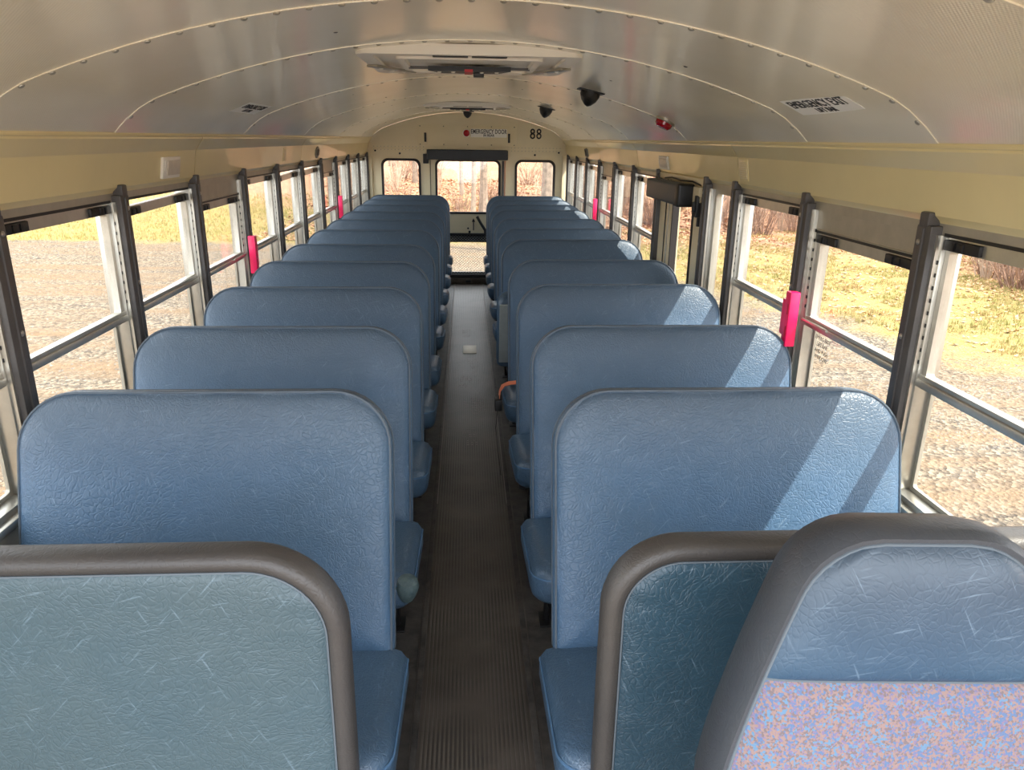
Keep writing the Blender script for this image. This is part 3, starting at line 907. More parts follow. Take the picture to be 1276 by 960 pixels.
# expanded metal guard
b = MB()
cell_x, cell_z = 0.034, 0.015
k = 0
z = 0.120
while z < 0.565:
    x = -0.35 + (cell_x / 2 if k % 2 else 0)
    while x < 0.35:
        for dx in (-1, 1):
            b.tube([(x, YD - 0.030, z), (x + dx * cell_x / 2, YD - 0.030, z + cell_z)], 0.0016, 3, cap=False)
        x += cell_x
    z += cell_z; k += 1
o = b.build('mesh_guard', 'alu', d1, smooth=False); o['kind'] = 'stuff'
d1box('guard_rail', -0.36, 0.36, 0.495, 0.510, 'black', YD - 0.034, YD - 0.018)
for x in (-0.437, 0.437):
    MB().box(x - 0.012, x + 0.012, YB - 0.012, YB + 0.03, 0.04, 1.44, bev=0.002).build('door_jamb', 'cream_wall', d1)
MB().box(-0.430, -0.424, YB - 0.016, YB, 0.1, 1.42).build('door_gap', 'rubber', d1)
MB().box(0.424, 0.430, YB - 0.016, YB, 0.1, 1.42).build('door_gap', 'belt', d1)
MB().tube([(0.398, YB - 0.03, 0.62), (0.402, YB - 0.03, 1.0), (0.405, YB - 0.03, 1.42)], 0.012, 8).build('gas_strut', 'post', d1)
MB().box(-0.43, 0.43, YB - 0.06, YB + 0.03, 0.0, 0.075, bev=0.006).build('threshold', 'wood', d1)
MB().box(-0.43, 0.43, YB - 0.045, YB + 0.02, 0.075, 0.118, bev=0.004).build('kick_bar', 'black', d1)
MB().box(-0.03, 0.03, YB - 0.066, YB - 0.058, 0.025, 0.05, bev=0.002).build('sill_latch', 'black', d1)
# handle, arrow, keyhole
b = MB()
b.tube([(0.105, YD - 0.05, 0.795), (0.150, YD - 0.055, 0.715), (0.215, YD - 0.045, 0.615)], [0.017, 0.015, 0.017], 10)
b.cyl((0.215, YD - 0.06, 0.615), (0, 1, 0), 0.03, 0.045)
b.build('release_lever', 'black', d1)
b = MB()
b.box(0.058, 0.070, YD - 0.023, YD - 0.019, 0.632, 0.735)
b.rings([[(0.045, YD - 0.023, 0.73), (0.083, YD - 0.023, 0.73), (0.064, YD - 0.023, 0.772)], [(0.045, YD - 0.019, 0.73), (0.083, YD - 0.019, 0.73), (0.064, YD - 0.019, 0.772)]])
b.build('arrow', 'ink', d1)
MB().cyl((0.0, YD - 0.026, 0.655), (0, 1, 0), 0.011, 0.01, 10).build('button', 'black', d1)
MB().box(0.005, 0.030, YD - 0.034, YD - 0.018, 0.598, 0.628, bev=0.003).build('lock', 'black', d1)

rp = empty('door_header_pad', (0, YB - 0.05, 1.427))
tag(rp, 'long dark padded bump bar above the rear emergency door', 'pad')
MB().box(-0.462, 0.457, -0.045, 0.049, 0.0, 0.109, bev=0.010, seg=3).build('padding', 'pad_dark', rp)
MB().box(-0.505, -0.445, -0.005, 0.045, -0.045, 0.060, bev=0.004).build('hinge_block', 'black', rp)

# ------------------------------------------------------------------ labels and small fixtures
def wall_label(name, x0, x1, z0, z1, lines, label):
    t = empty(name, ((x0 + x1) / 2, YB - 0.0085, z0))
    tag(t, label, 'sign')
    w, h = x1 - x0, z1 - z0
    MB().box(-w / 2, w / 2, -0.0012, 0.0, 0, h).build('plate', 'label', t)
    for (body, size, zz, sx_) in lines:
        text_mesh('lettering', body, size, basis((0, -0.0016, zz), (1, 0, 0), (0, 0, 1)), 'ink', t, sx=sx_, spacing=1.05)
    return t
wall_label('door_sign', 0.035, 0.445, 1.672, 1.762, [('EMERGENCY DOOR', 0.066, 0.060, 0.66), ('IN REAR', 0.036, 0.020, 0.9)], 'white strip sign reading EMERGENCY DOOR above the rear door')
t = empty('red_lamp', (-0.012, YB - 0.008, 1.715)); tag(t, 'round red indicator lamp left of the emergency door sign', 'lamp')
MB().lathe((0, 0, 0), (0, -1, 0), [(0.044, 0), (0.044, 0.004), (0.040, 0.006)], 24).build('bezel', 'white', t)
MB().lathe((0, -0.005, 0), (0, -1, 0), [(0.037, 0), (0.035, 0.008), (0.022, 0.016), (0.003, 0.019)], 24).build('lens', 'red', t)
t = empty('bus_number', (0.775, YB - 0.001, 1.662)); tag(t, 'black number 88 painted on the cream rear wall', 'number')
for i in (-1, 1):
    b = MB()
    for zz, rr in ((0.030, 0.0235), (0.080, 0.0205)):
        pts = [(i * 0.036 + (rr - 0.001) * math.cos(a * PI / 10), -0.001, zz + 0.002 + (rr + 0.001) * math.sin(a * PI / 10)) for a in range(20)]
        b.tube(pts, 0.0085, 6, closed=True)
    o = b.build('digit', 'ink', t)
    for v in o.data.vertices: v.co.y = v.co.y * 0.15
# ceiling labels
def ceil_label(corners, lines, label, side):
    # corners: (x_in, x_out, y_near, y_far)
    xi, xo, y0, y1 = corners
    pm, n = ceil_pt((xi + xo) / 2, (y0 + y1) / 2)
    ey = Vector(((xi - xo), 0, zc(xi) - zc(xo))).normalized()         # up the slope
    ex = Vector((0, -side, 0))                                        # reading direction
    w = abs(y1 - y0); h = (Vector((xi, 0, zc(xi))) - Vector((xo, 0, zc(xo)))).length
    t = empty('exit_sign', pm + n * 0.0035)
    tag(t, label, 'sign')
    Mx = basis((0, 0, 0), ex, ey)
    MB().box(-w / 2, w / 2, -h / 2, h / 2, -0.0006, 0.0006, M=Mx).build('plate', 'label', t)
    for (body, size, vy, sx_) in lines:
        sgn = 1 if Mx.to_3x3().col[2].dot(n) > 0 else -1
        M2 = basis(ey * vy + n * 0.0012, ex, ey)
        text_mesh('lettering', body, size, M2, 'ink', t, sx=sx_, bold=0.0)
    return t
ceil_label((0.912, 0.99, 1.925, 2.305), [('EMERGENCY EXIT', 0.053, 0.014, 0.78), ('LIFT BAR', 0.032, -0.022, 0.9)], 'white EMERGENCY EXIT sign on the ceiling above the right windows', 1)
ceil_label((-0.882, -0.968, 3.26, 3.63), [('EMERGENCY EXIT', 0.050, 0.014, 0.78), ('LIFT BAR', 0.032, -0.022, 0.9)], 'white EMERGENCY EXIT sign on the ceiling above the left windows', -1)
# dome cameras
def dome(x, y, s, label):
    p, n = ceil_pt(x, y)
    t = empty('dome_camera', p)
    t.rotation_euler = Vector((0, 0, -1)).rotation_difference(n).to_euler()
    tag(t, label, 'camera', 'ceiling dome cameras')
    MB().box(-0.062 * s, 0.062 * s, -0.05 * s, 0.05 * s, -0.006, 0.004, bev=0.003).build('base_plate', 'black', t)
    MB().lathe((0, 0, -0.004), (0, 0, -1), [(0.048 * s, 0), (0.047 * s, 0.018 * s), (0.036 * s, 0.042 * s), (0.016 * s, 0.062 * s), (0.003, 0.068 * s)], 20).build('housing', 'black', t)
    MB().lathe((0, -0.030 * s, -0.036 * s), (0, -0.8, -0.5), [(0.014 * s, 0), (0.012 * s, 0.008), (0.008 * s, 0.010)], 14).build('lens', 'glass', t)
    return t
dome(0.567, 3.70, 0.98, 'large black dome camera on the ceiling, nearest of the three')
dome(0.565, 5.72, 1.0, 'middle black dome camera on the ceiling, right of the centre line')
dome(0.0, 8.66, 1.0, 'small black dome camera on the ceiling centre above the rear door')
p, n = ceil_pt(0.955, 3.80)
t = empty('exit_lamp', p); t.rotation_euler = Vector((0, 0, -1)).rotation_difference(n).to_euler()
tag(t, 'red ceiling lamp with pale base above the side emergency door', 'lamp')
MB().lathe((0, 0, 0.002), (0, 0, -1), [(0.05, 0), (0.05, 0.012), (0.046, 0.016)], 24).build('base', 'alu_dull', t)
MB().lathe((0, 0, -0.013), (0, 0, -1), [(0.044, 0), (0.042, 0.016), (0.030, 0.028), (0.003, 0.031)], 24).build('lens', 'red', t)

# roof hatches
def hatch(yc, label, s=1.0):
    t = empty('roof_hatch', (0, yc, 1.925))
    tag(t, label, 'hatch')
    def zz(x): return zc(x) - 1.925
    MB().frame('z', (-0.36, -0.37 * s), (0.36, 0.37 * s), (-0.31, -0.32 * s), (0.31, 0.32 * s), -0.022, 0.01, r=(0.05, 0.03)).build('outer_frame', 'white', t)
    MB().box(-0.315, 0.315, -0.325 * s, 0.325 * s, -0.012, -0.004).build('cover', 'white', t)
    MB().frame('z', (-0.24, -0.27 * s), (0.24, 0.25 * s), (-0.215, -0.245 * s), (0.215, 0.225 * s), -0.026, -0.010, r=(0.03, 0.02)).build('inner_frame', 'white', t)
    for x in (-0.062, 0.062):
        MB().box(x - 0.056, x + 0.056, -0.345 * s, -0.310 * s, -0.0245, -0.01, bev=0.002).build('vent_slot', 'black', t)
    b = MB()
    b.rings([[(-0.15, 0.03, z), (0.15, 0.03, z), (0.105, 0.145, z), (-0.105, 0.145, z)] for z in (-0.036, -0.02)])
    h = b.build('release_plate', 'black', t)
    for x in (-0.11, -0.06, 0.045, 0.10):
        MB().lathe((x, 0.07, -0.036), (0, 0, -1), [(0.008, 0), (0.006, 0.004)], 10).build('screw', 'white', h)
    MB().box(-0.018, 0.012, 0.028, 0.147, -0.039, -0.030).build('red_band', 'redink', t)
    MB().box(0.015, 0.055, 0.12, 0.18, -0.048, -0.02, bev=0.004).build('release_knob', 'black', t)
    for s_ in (-1, 1):
        b = MB(); b.box(-0.022, 0.022, -0.14 * s, 0.14 * s, -0.004, 0.004, bev=0.002)
        o = b.build('corner_plate', 'alu', t); o.location = (s_ * 0.285, 0.12 * s, -0.027); o.rotation_euler.z = s_ * 0.45
        for yy in (-0.08, 0.0, 0.08):
            MB().lathe((0, yy, -0.004), (0, 0, -1), [(0.009, 0), (0.005, 0.004)], 8).build('screw', 'white', o)
        MB().box(s_ * 0.17 - 0.05, s_ * 0.17 + 0.05, 0.05, 0.065, -0.029, -0.02).build('slot', 'post', t)
    return t
hatch(2.90, 'white emergency roof hatch with black and red release, nearer one')
hatch(6.75, 'white roof hatch at the rear of the ceiling, seen edge on', 0.9)

# fixtures on the cream covings
def cov_fix(side, y, zmid, w, h, kind, label):
    # local frame: ex along y, ey up the sloping face
    p0 = Vector((side * 1.136, y, ZH + 0.012)); p1 = Vector((side * 1.118, y, 1.598))
    ey = (p1 - p0).normalized(); tt = (zmid - p0.z) / (p1.z - p0.z)
    pc = p0.lerp(p1, tt)
    ex = Vector((0, -side, 0)); ez = ex.cross(ey)
    inward = Vector((-side, 0, 0))
    Mx = basis(pc, ex, ey)
    t = bpy.data.objects.new({'lamp': 'courtesy_light', 'oval': 'speaker', 'vent': 'vent'}[kind], None)
    COL.objects.link(t); t.matrix_world = Mx
    tag(t, label, {'lamp': 'light', 'oval': 'speaker', 'vent': 'vent'}[kind])
    if kind == 'lamp':
        MB().box(-w / 2, w / 2, -h / 2, h / 2, -0.002, 0.010, bev=0.003).build('housing', 'white', t)
        MB().box(-w / 2 + 0.035, w / 2 - 0.01, -h / 2 + 0.012, h / 2 - 0.012, 0.008, 0.014, bev=0.003).build('lens', 'lens', t)
        MB().box(-w / 2 + 0.010, -w / 2 + 0.026, -h / 2 + 0.030, h / 2 - 0.014, 0.009, 0.013, bev=0.002).build('switch', 'white', t)
    elif kind == 'oval':
        MB().rings([[Vector((x, z, d)) for x, z in rrect((-w / 2 + i, -h / 2 + i), (w / 2 - i, h / 2 - i), w / 2 - 0.003 - i, 8)] for i, d in ((0, -0.002), (0, 0.006), (0.006, 0.010))]).build('grille_rim', 'greywall', t)
        b = MB()
        for r_ in range(7):
            for c in range(3):
                b.cyl((-0.018 + c * 0.018, -h / 2 + 0.022 + r_ * (h - 0.044) / 6, 0.0095), (0, 0, 1), 0.004, 0.002, 6)
        o = b.build('grille_holes', 'post', t); o['kind'] = 'stuff'
    else:
        b = MB(); b.box(-w / 2, w / 2, -h / 2, h / 2, -0.002, 0.0025, bev=0.002); b.build('plate', 'cream', t)
        for k in range(8):
            z = -h / 2 + 0.012 + k * (h - 0.024) / 7
            MB().box(-w / 2 + 0.012, w / 2 - 0.012, z - 0.0022, z + 0.0022, 0.0015, 0.0045).build('slat', 'cream_wall', t)
    return t
cov_fix(-1, 2.99, 1.540, 0.17, 0.078, 'lamp', 'white rectangular courtesy light on the left coving near the front')
cov_fix(1, 4.43, 1.540, 0.20, 0.074, 'lamp', 'white rectangular courtesy light on the right coving over the side door')
cov_fix(-1, 5.9, 1.545, 0.13, 0.085, 'oval', 'oval speaker grille on the left cream coving')
cov_fix(1, 7.36, 1.545, 0.16, 0.085, 'oval', 'oval speaker grille on the right cream coving near the rear')
cov_fix(1, 3.13, 1.548, 0.10, 0.085, 'vent', 'small embossed louvre vent on the right cream coving')
cov_fix(-1, 4.86, 1.548, 0.09, 0.08, 'vent', 'small embossed louvre vent on the left cream coving')

# pink release handles
def pink(side, y, label):
    t = empty('release_handle', (side * 1.118, y, 0.985))
    tag(t, label, 'handle', 'hot pink exit window handles')
    S = -side                                       # points inwards
    b = MB()
    b.box(*sorted((0, S * 0.034)), -0.045, -0.004, 0.0, 0.190, bev=0.004)
    b.build('cover', 'pink', t)
    b = MB(); b.box(*sorted((0, S * 0.024)), -0.006, 0.044, 0.028, 0.156, bev=0.008)
    b.build('grip', 'pink', t)
    for z0 in (0.035, 0.112):
        MB().box(*sorted((S * 0.030, S * 0.0355)), -0.036, -0.030, z0, z0 + 0.036).build('slot', 'redink', t)
    MB().tube([(S * -0.02, -0.04, 0.097), (S * -0.03, -0.20, 0.094)], 0.006, 8).build('rod', 'alu', t)
    return t
pink(-1, 3.925, 'hot pink release handle on the left window post, nearer one')
pink(-1, 6.72, 'hot pink release handle on the left window post, far one')
pink(1, 2.485, 'hot pink release handle on the right window post, nearer one')
pink(1, 6.64, 'hot pink release handle on the right window post, far one')

# ------------------------------------------------------------------ bus seats
TILT = R(16.5)
SW = 0.912                  # backrest width
def pillow(mb, x0, x1, z0, z1, rad, th, front=0.016, step=0.045, wrinkle=0.0, wr_side=1, n=9):
    """upholstered slab in the xz plane: back at +y, cushion front at -y"""
    prof = [(0.10, th - 0.004), (0.05, th), (0.018, th - 0.004), (0.004, th - 0.014), (0.0, th - 0.024),
            (0.0, 0.014), (0.002, 0.006), (0.006, 0.002), (0.010, 0.0035), (0.014, -0.001), (0.028, -0.006), (0.055, -0.011), (0.10, -front), (0.16, -front - 0.002), (0.24, -front - 0.003)]
    rr = rad if isinstance(rad, (list, tuple)) else (rad,) * 4
    loops = []
    for d, y in prof:
        lp = rrect((x0 + d, z0 + d), (x1 - d, z1 - d), tuple(max(q - d, 0.012) for q in rr), n)
        out = []
        base = rrect((x0, z0), (x1, z1), rr, n)
        m = len(lp)
        for i in range(m):
            a, b_ = lp[i], lp[(i + 1) % m]
            ba, bb = base[i], base[(i + 1) % m]
            k = max(1, int(math.dist(ba, bb) / step))
            for j in range(k):
                t = j / k
                px, pz = a[0] + (b_[0] - a[0]) * t, a[1] + (b_[1] - a[1]) * t
                yy = y
                if wrinkle and 0.012 < d < 0.2 and y < 0.003:
                    cxn = x0 if wr_side < 0 else x1
                    dd = math.hypot(px - cxn, pz - z1)
                    w = max(0, 1 - dd / 0.32)
                    yy += wrinkle * w * math.sin((pz * 1.0 + (px - cxn) * wr_side * -0.35) * 130 + px * 20)
                yy += 0.0015 * noise.noise(Vector((px * 9, pz * 9, x0 * 3))) if y < 0.003 else 0
                out.append(Vector((px, yy, pz)))
        loops.append(out)
    mb.rings(loops)

def outline(x0, x1, z0, z1, rad, y, d=0.0, open_bottom=True, n=9):
    rr = rad if isinstance(rad, (list, tuple)) else (rad,) * 4
    lp = rrect((x0 + d, z0 + d), (x1 - d, z1 - d), tuple(max(q - d, 0.01) for q in rr), n)
    pts = [Vector((x, y, z)) for x, z in lp]
    return pts

def make_seat(side):
    """local origin: centre of the seat on the floor below the backrest's foot"""
    t = empty('passenger_bench', (0, 0, 0))
    hw = SW / 2
    aisle = -1 if side > 0 else 1
    H = 0.68
    rad = (0.016, 0.016, 0.145, 0.145)
    b = MB(); pillow(b, -hw, hw, 0.0, H, rad, 0.062, wrinkle=0.0022, wr_side=aisle)
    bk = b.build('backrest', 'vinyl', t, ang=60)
    bk.location = (0, 0.006, 0.406); bk.rotation_euler.x = -TILT
    b = MB(); b.tube(outline(-hw, hw, 0.0, H, rad, 0.004, 0.005), 0.0034, 6, closed=True)
    b.tube(outline(-hw, hw, 0.0, H, rad, 0.046, 0.001), 0.0028, 6, closed=True)
    b.build('piping', 'piping', bk)
    return t, aisle
def cushion_mesh(aisle):
    b = MB()
    x0, x1 = (-0.492, 0.44) if aisle < 0 else (-0.44, 0.492)
    D = 0.41
    loops = []
    # stack of rounded rectangles (plan) from underside to crown
    for d, z in ((0.05, -0.125), (0.02, -0.120), (0.006, -0.105), (0.0, -0.085), (0.0, -0.045), (0.004, -0.030), (0.016, -0.012), (0.040, -0.003), (0.09, 0.002), (0.16, 0.003)):
        lp = rrect((x0 + d, -D + d), (x1 - d, 0.03), (max(0.075 - d, 0.012), max(0.075 - d, 0.012), 0.006, 0.006), 7)
        lp = [p for p in lp]
        out = []
        m = len(lp)
        for i in range(m):
            a, c = lp[i], lp[(i + 1) % m]
            k = 10 if i in (7, 23) else (5 if i in (15, 31) else 1)
            for j in range(k):
                q = j / k
                x, y = a[0] + (c[0] - a[0]) * q, a[1] + (c[1] - a[1]) * q
                zz = z + (-y / D) * 0.055                                 # nose higher than the back
                if z > -0.05:
                    w = max(0, 1 - abs(x - (x0 if aisle < 0 else x1)) / 0.14)
                    zz += 0.003 * w * math.sin(y * 95 + x * 40)
                    zz += 0.003 * noise.noise(Vector((x * 8, y * 8, 1)))
                out.append(Vector((x, y, zz)))
        loops.append(out)
    b.rings(loops)
    return b
def finish_seat(t, aisle, flip=False):
    b = cushion_mesh(aisle)
    cu = b.build('cushion', 'cushion', t, ang=60)
    x0, x1 = (-0.492, 0.44) if aisle < 0 else (-0.44, 0.492)
    b = MB()
    pts = [Vector((x, y, -0.034 + (-y / 0.41) * 0.055)) for x, y in rrect((x0 + 0.001, -0.409), (x1 - 0.001, 0.025), (0.075, 0.075, 0.006, 0.006), 7)]
    b.tube(pts, 0.0035, 6, closed=True)
    b.build('piping', 'piping_blue', cu)
    if flip:
        cu.location = (0, -0.075, 0.385); cu.rotation_euler.x = R(-78)
        b = MB(); b.box(x0 + 0.010, x1 - 0.010, -0.38, 0.0, -0.134, -0.115, bev=0.004)
        o = b.build('underside_board', 'underside', cu); o['label'] = 'pale grey board on the underside of the raised cushion'
        for vx in (x0 + 0.10, x1 - 0.10):
            MB().box(vx - 0.02, vx + 0.02, -0.36, -0.02, -0.142, -0.132, bev=0.002).build('hinge_strap', 'steel_black', cu)
    else:
        cu.location = (0, -0.005, 0.428)
    # steel frame: side tubes, two legs on the aisle side, wall rail
    ax = aisle * 0.39
    b = MB()
    b.tube([(ax, -0.36, 0.33), (ax, 0.02, 0.31), (ax, 0.045, 0.34), (ax, 0.17, 0.75)], 0.013, 8)
    b.tube([(-ax, -0.36, 0.33), (-ax, 0.02, 0.31), (-ax, 0.045, 0.34), (-ax, 0.17, 0.75)], 0.013, 8)
    b.tube([(-ax, -0.35, 0.325), (ax, -0.35, 0.325)], 0.013, 8)
    b.tube([(-ax * 1.12, 0.0, 0.305), (ax, 0.0, 0.305)], 0.013, 8)
    b.build('seat_frame', 'steel_black', t)
    for y, yb in ((-0.30, -0.33), (0.0, 0.03)):
        b = MB(); b.tube([(ax, y, 0.315), (ax, y, 0.28), (ax * 1.0, yb, 0.03), (ax, yb, 0.004)], 0.014, 8)
        b.box(ax - 0.03, ax + 0.03, yb - 0.045, yb + 0.045, 0.001, 0.007, bev=0.002)
        b.build('leg', 'steel_black', t)
    b = MB(); b.box(ax - 0.010, ax + 0.010, -0.31, 0.02, 0.10, 0.128, bev=0.003)
    b.build('leg_brace', 'steel_black', t)
    return t

ORD = ['first', 'second', 'third', 'fourth', 'fifth', 'sixth', 'seventh', 'eighth', 'ninth', 'tenth', 'last']
LY = [1.785, 2.455, 3.155, 3.855, 4.50, 5.24, 5.92, 6.59, 7.29, 7.93, 8.56]
RY = [1.775, 2.465, 3.235, 3.935, 4.78, 5.40, 6.09, 6.86, 7.42, 8.00, 8.56]
H_TILT = 0.66 * math.sin(TILT)
XC = 0.660
for side, rows, col_name in ((-1, LY, 'left'), (1, RY, 'right')):
    proto, aisle = make_seat(side)
    flipped = copy_tree(proto) if side > 0 else None
    finish_seat(proto, aisle)
    if flipped: finish_seat(flipped, aisle, True)
    first = True
    for i, y in enumerate(rows):
        if side > 0 and i == 4:
            o = flipped
        elif first:
            o = proto; first = False
        else:
            o = copy_tree(proto)
        o.location = (side * XC, y - H_TILT - 0.012, 0)
        o.rotation_euler.z = R(random.uniform(-0.25, 0.25))
        extra = ''
        if side > 0 and i == 4: extra = ', cushion flipped up beside the side door'
        if i == 0: lab = 'blue vinyl bench seat in the %s column, nearest the camera, behind the padded barrier' % col_name
        elif i == 10: lab = 'blue vinyl bench seat in the %s column, rearmost against the back wall' % col_name
        else: lab = 'blue vinyl bench seat, %s row from the front of the %s column%s' % (ORD[i], col_name, extra)
        if extra: lab = 'blue vinyl bench seat beside the side door, its cushion flipped up against the backrest'
        if side < 0 and i == 1:
            tp = MB().lathe((0.468, -0.385, 0.385), (0.1, -0.2, 1), [(0.002, 0), (0.020, 0.010), (0.030, 0.034), (0.034, 0.060), (0.028, 0.078), (0.014, 0.086), (0.002, 0.088)], 14).build('tape_patch', 'tape', o)
            tp['label'] = 'grey green tape patch on the cushion corner'
        tag(o, lab, 'seat', 'blue bench seats in two columns')

# ------------------------------------------------------------------ padded barriers in front of the first row
def barrier(side, x0, x1, yf, top, rad, mface, label):
    t = empty('barrier', (side * (abs(x0) + abs(x1)) / 2, yf + 0.03, 0))
    tag(t, label, 'barrier')
    hw = abs(x1 - x0) / 2
    z0 = 0.26
    rr = (0.03, 0.03, rad, rad)
    b = MB()
    # band round the edge
    loops = []
    for d, y in ((0.034, -0.016), (0.028, -0.024), (0.016, -0.027), (0.004, -0.020), (0.0, -0.008), (0.0, 0.022), (0.005, 0.034), (0.018, 0.040), (0.034, 0.036)):
        loops.append([Vector((x, y, z)) for x, z in rrect((-hw + d, z0 + d), (hw - d, top - d), tuple(max(q - d, 0.008) for q in rr), 12)])
    b.rings(loops, cap0=False, cap1=False)
    b.build('edge_band', 'edge', t, ang=60)
    b = MB()
    ai = -1 if side > 0 else 1
    loops = []
    for d, y in ((0.030, 0.030), (0.030, -0.012), (0.036, -0.019), (0.050, -0.023), (0.075, -0.025), (0.11, -0.026), (0.16, -0.0265), (0.22, -0.027)):
        lp = rrect((-hw + d, z0 + d), (hw - d, top - d), tuple(max(q - d, 0.008) for q in rr), 12)
        out = []
        for i in range(len(lp)):
            a, c = lp[i], lp[(i + 1) % len(lp)]
            k = 14 if i in (12, 25, 38, 51) else 1
            for j in range(k):
                px, pz = a[0] + (c[0] - a[0]) * j / k, a[1] + (c[1] - a[1]) * j / k
                yy = y
                if d > 0.033:
                    w = max(0, 1 - math.hypot(px - ai * hw, pz - top) / 0.34)
                    yy += 0.004 * w * math.sin(pz * 115 + px * 34)
                out.append(Vector((px, yy, pz)))
        loops.append(out)
    b.rings(loops)
    b.build('padded_panel', mface, t, ang=60)
    b = MB()
    b.tube([Vector((x, -0.0195, z)) for x, z in rrect((-hw + 0.034, z0 + 0.034), (hw - 0.034, top - 0.034), tuple(max(q - 0.034, 0.008) for q in rr), 12)], 0.0022, 5, closed=True)
    b.build('stitching', 'stitch', t)
    for s in (-1, 1):
        MB().tube([(s * (hw - 0.12), 0.008, z0 + 0.04), (s * (hw - 0.12), 0.008, 0.004)], 0.016, 10).build('leg', 'steel_black', t)
    MB().box(-hw + 0.05, hw - 0.05, -0.004, 0.006, 0.10, z0 + 0.05).build('kick_panel', 'black', t)
    return t
barrier(-1, -1.13, -0.222, 1.085, 1.005, 0.165, 'barrier', 'grey-blue padded barrier with worn dark edge in front of the left column')
barrier(1, 0.222, 1.13, 1.085, 1.008, 0.135, 'barrier_shaded', 'teal padded barrier with worn edge behind the driver seat, shade painted into its colour')

# ------------------------------------------------------------------ driver seat
DY = 0.70
ds = empty('driver_chair', (0.560, DY, 0.0), R(-3))
tag(ds, 'high backed driver seat with blue vinyl headrest and patterned fabric centre', 'seat')
def drv_outline(d, sc=1.0):
    """half width as a function of height; returns closed loop (x,z), z is local 0 = foot of the back"""
    H = 0.72 - d
    pts = []
    def hw(z):
        q = z / 0.72
        return 0.262 - 0.125 * max(0, (q - 0.45) / 0.55) ** 1.3
    n = 26
    left = []
    for i in range(n + 1):
        z = 0.02 + d + (H - 0.02 - d) * (1 - (1 - i / n) ** 1.6) * 1.0
        w = hw(z) - d
        rtop = 0.075
        zz = (z - (H - rtop)) / rtop
        if zz > 0:
            w = w - rtop * 0.95 * (1 - math.sqrt(max(0, 1 - zz ** 2.4)))
        left.append((w, z))
    for w, z in left: pts.append((w, z))
    for w, z in reversed(left): pts.append((-w, z))
    return pts
DT = R(8)
b = MB()
for_l = []
for d, y in ((0.022, 0.0), (0.012, -0.002), (0.004, 0.012), (0.002, 0.05), (0.010, 0.09), (0.028, 0.12), (0.06, 0.13)):
    for_l.append([Vector((x, y, z)) for x, z in drv_outline(d)])
b.rings(for_l, cap0=False, cap1=True)
shell = b.build('side_gusset', 'driver_edge', ds, ang=60)
b = MB()
# front panel split by height: vinyl above, fabric below
SPLIT = 0.515
def drv_face(z0, z1, rows, bulge, bottom_seam):
    b = MB()
    loops = []
    for j in range(rows + 1):
        z = z0 + (z1 - z0) * j / rows
        w = drv_hw(z)
        row = []
        for i in range(33):
            u = -1 + 2 * i / 32
            ee = min((1 - abs(u)) * w, (0.70 - z) * 1.0)
            k = 1 - math.exp(-max(ee, 0) / 0.022)
            seam_k = 1 - 0.75 * math.exp(-abs(z - SPLIT) / 0.008)
            y = -bulge * k * seam_k
            y += 0.0012 * noise.noise(Vector((u * 3, z * 14, 2)))
            row.append(Vector((u * w, y, z)))
        loops.append(row)
    b.rings(loops, cap0=False, cap1=False, closed=False)
    return b
def drv_hw(z):
    d = 0.020; H = 0.72 - d
    q = z / 0.72
    w = 0.262 - 0.125 * max(0, (q - 0.45) / 0.55) ** 1.3 - d
    rt = 0.075; zz = (z - (H - rt)) / rt
    if zz > 0: w -= rt * 0.95 * (1 - math.sqrt(max(0, 1 - min(zz, 1) ** 2.4)))
    return max(w, 0.002)
up = drv_face(SPLIT, 0.70, 30, 0.021, True).build('headrest_panel', 'driver', ds, ang=80)
lo_ = drv_face(0.02, SPLIT, 30, 0.021, False).build('fabric_panel', 'fabric', ds, ang=80); lo_['label'] = 'patterned pink and blue woven fabric panel'
b = MB()
pl = [Vector((x, 0.0, z)) for x, z in drv_outline(0.020)]
b.tube(pl, 0.0028, 6)
sm1 = b.build('seam', 'stitch', ds)
b = MB()
hwS = drv_hw(SPLIT)
b.tube([(-hwS + (2 * hwS) * i / 20, -0.0055 * (1 - abs(-1 + i / 10) ** 6), SPLIT) for i in range(21)], 0.0026, 6)
sm2 = b.build('seam', 'stitch', ds)
for o in (shell, up, lo_, sm1, sm2):
    o.location = (0, 0, 0.485); o.rotation_euler.x = -DT
# head-band join crease, cushion and pedestal
b = MB()
loops = []
for d, z in ((0.05, -0.13), (0.01, -0.12), (0.0, -0.09), (0.0, -0.05), (0.01, -0.02), (0.04, -0.004), (0.10, 0.0)):
    loops.append([Vector((x, y, z)) for x, y in rrect((-0.25 + d, -0.46 + d), (0.25 - d, 0.03 - d), max(0.07 - d, 0.01), 6)])
b.rings(loops)
dc = b.build('cushion', 'fabric', ds, ang=60); dc.location = (0, 0, 0.50)
MB().lathe((0, -0.2, 0.0), (0, 0, 1), [(0.20, 0), (0.20, 0.02), (0.09, 0.05), (0.09, 0.30), (0.17, 0.34), (0.17, 0.37)], 24).build('pedestal', 'steel_black', ds)

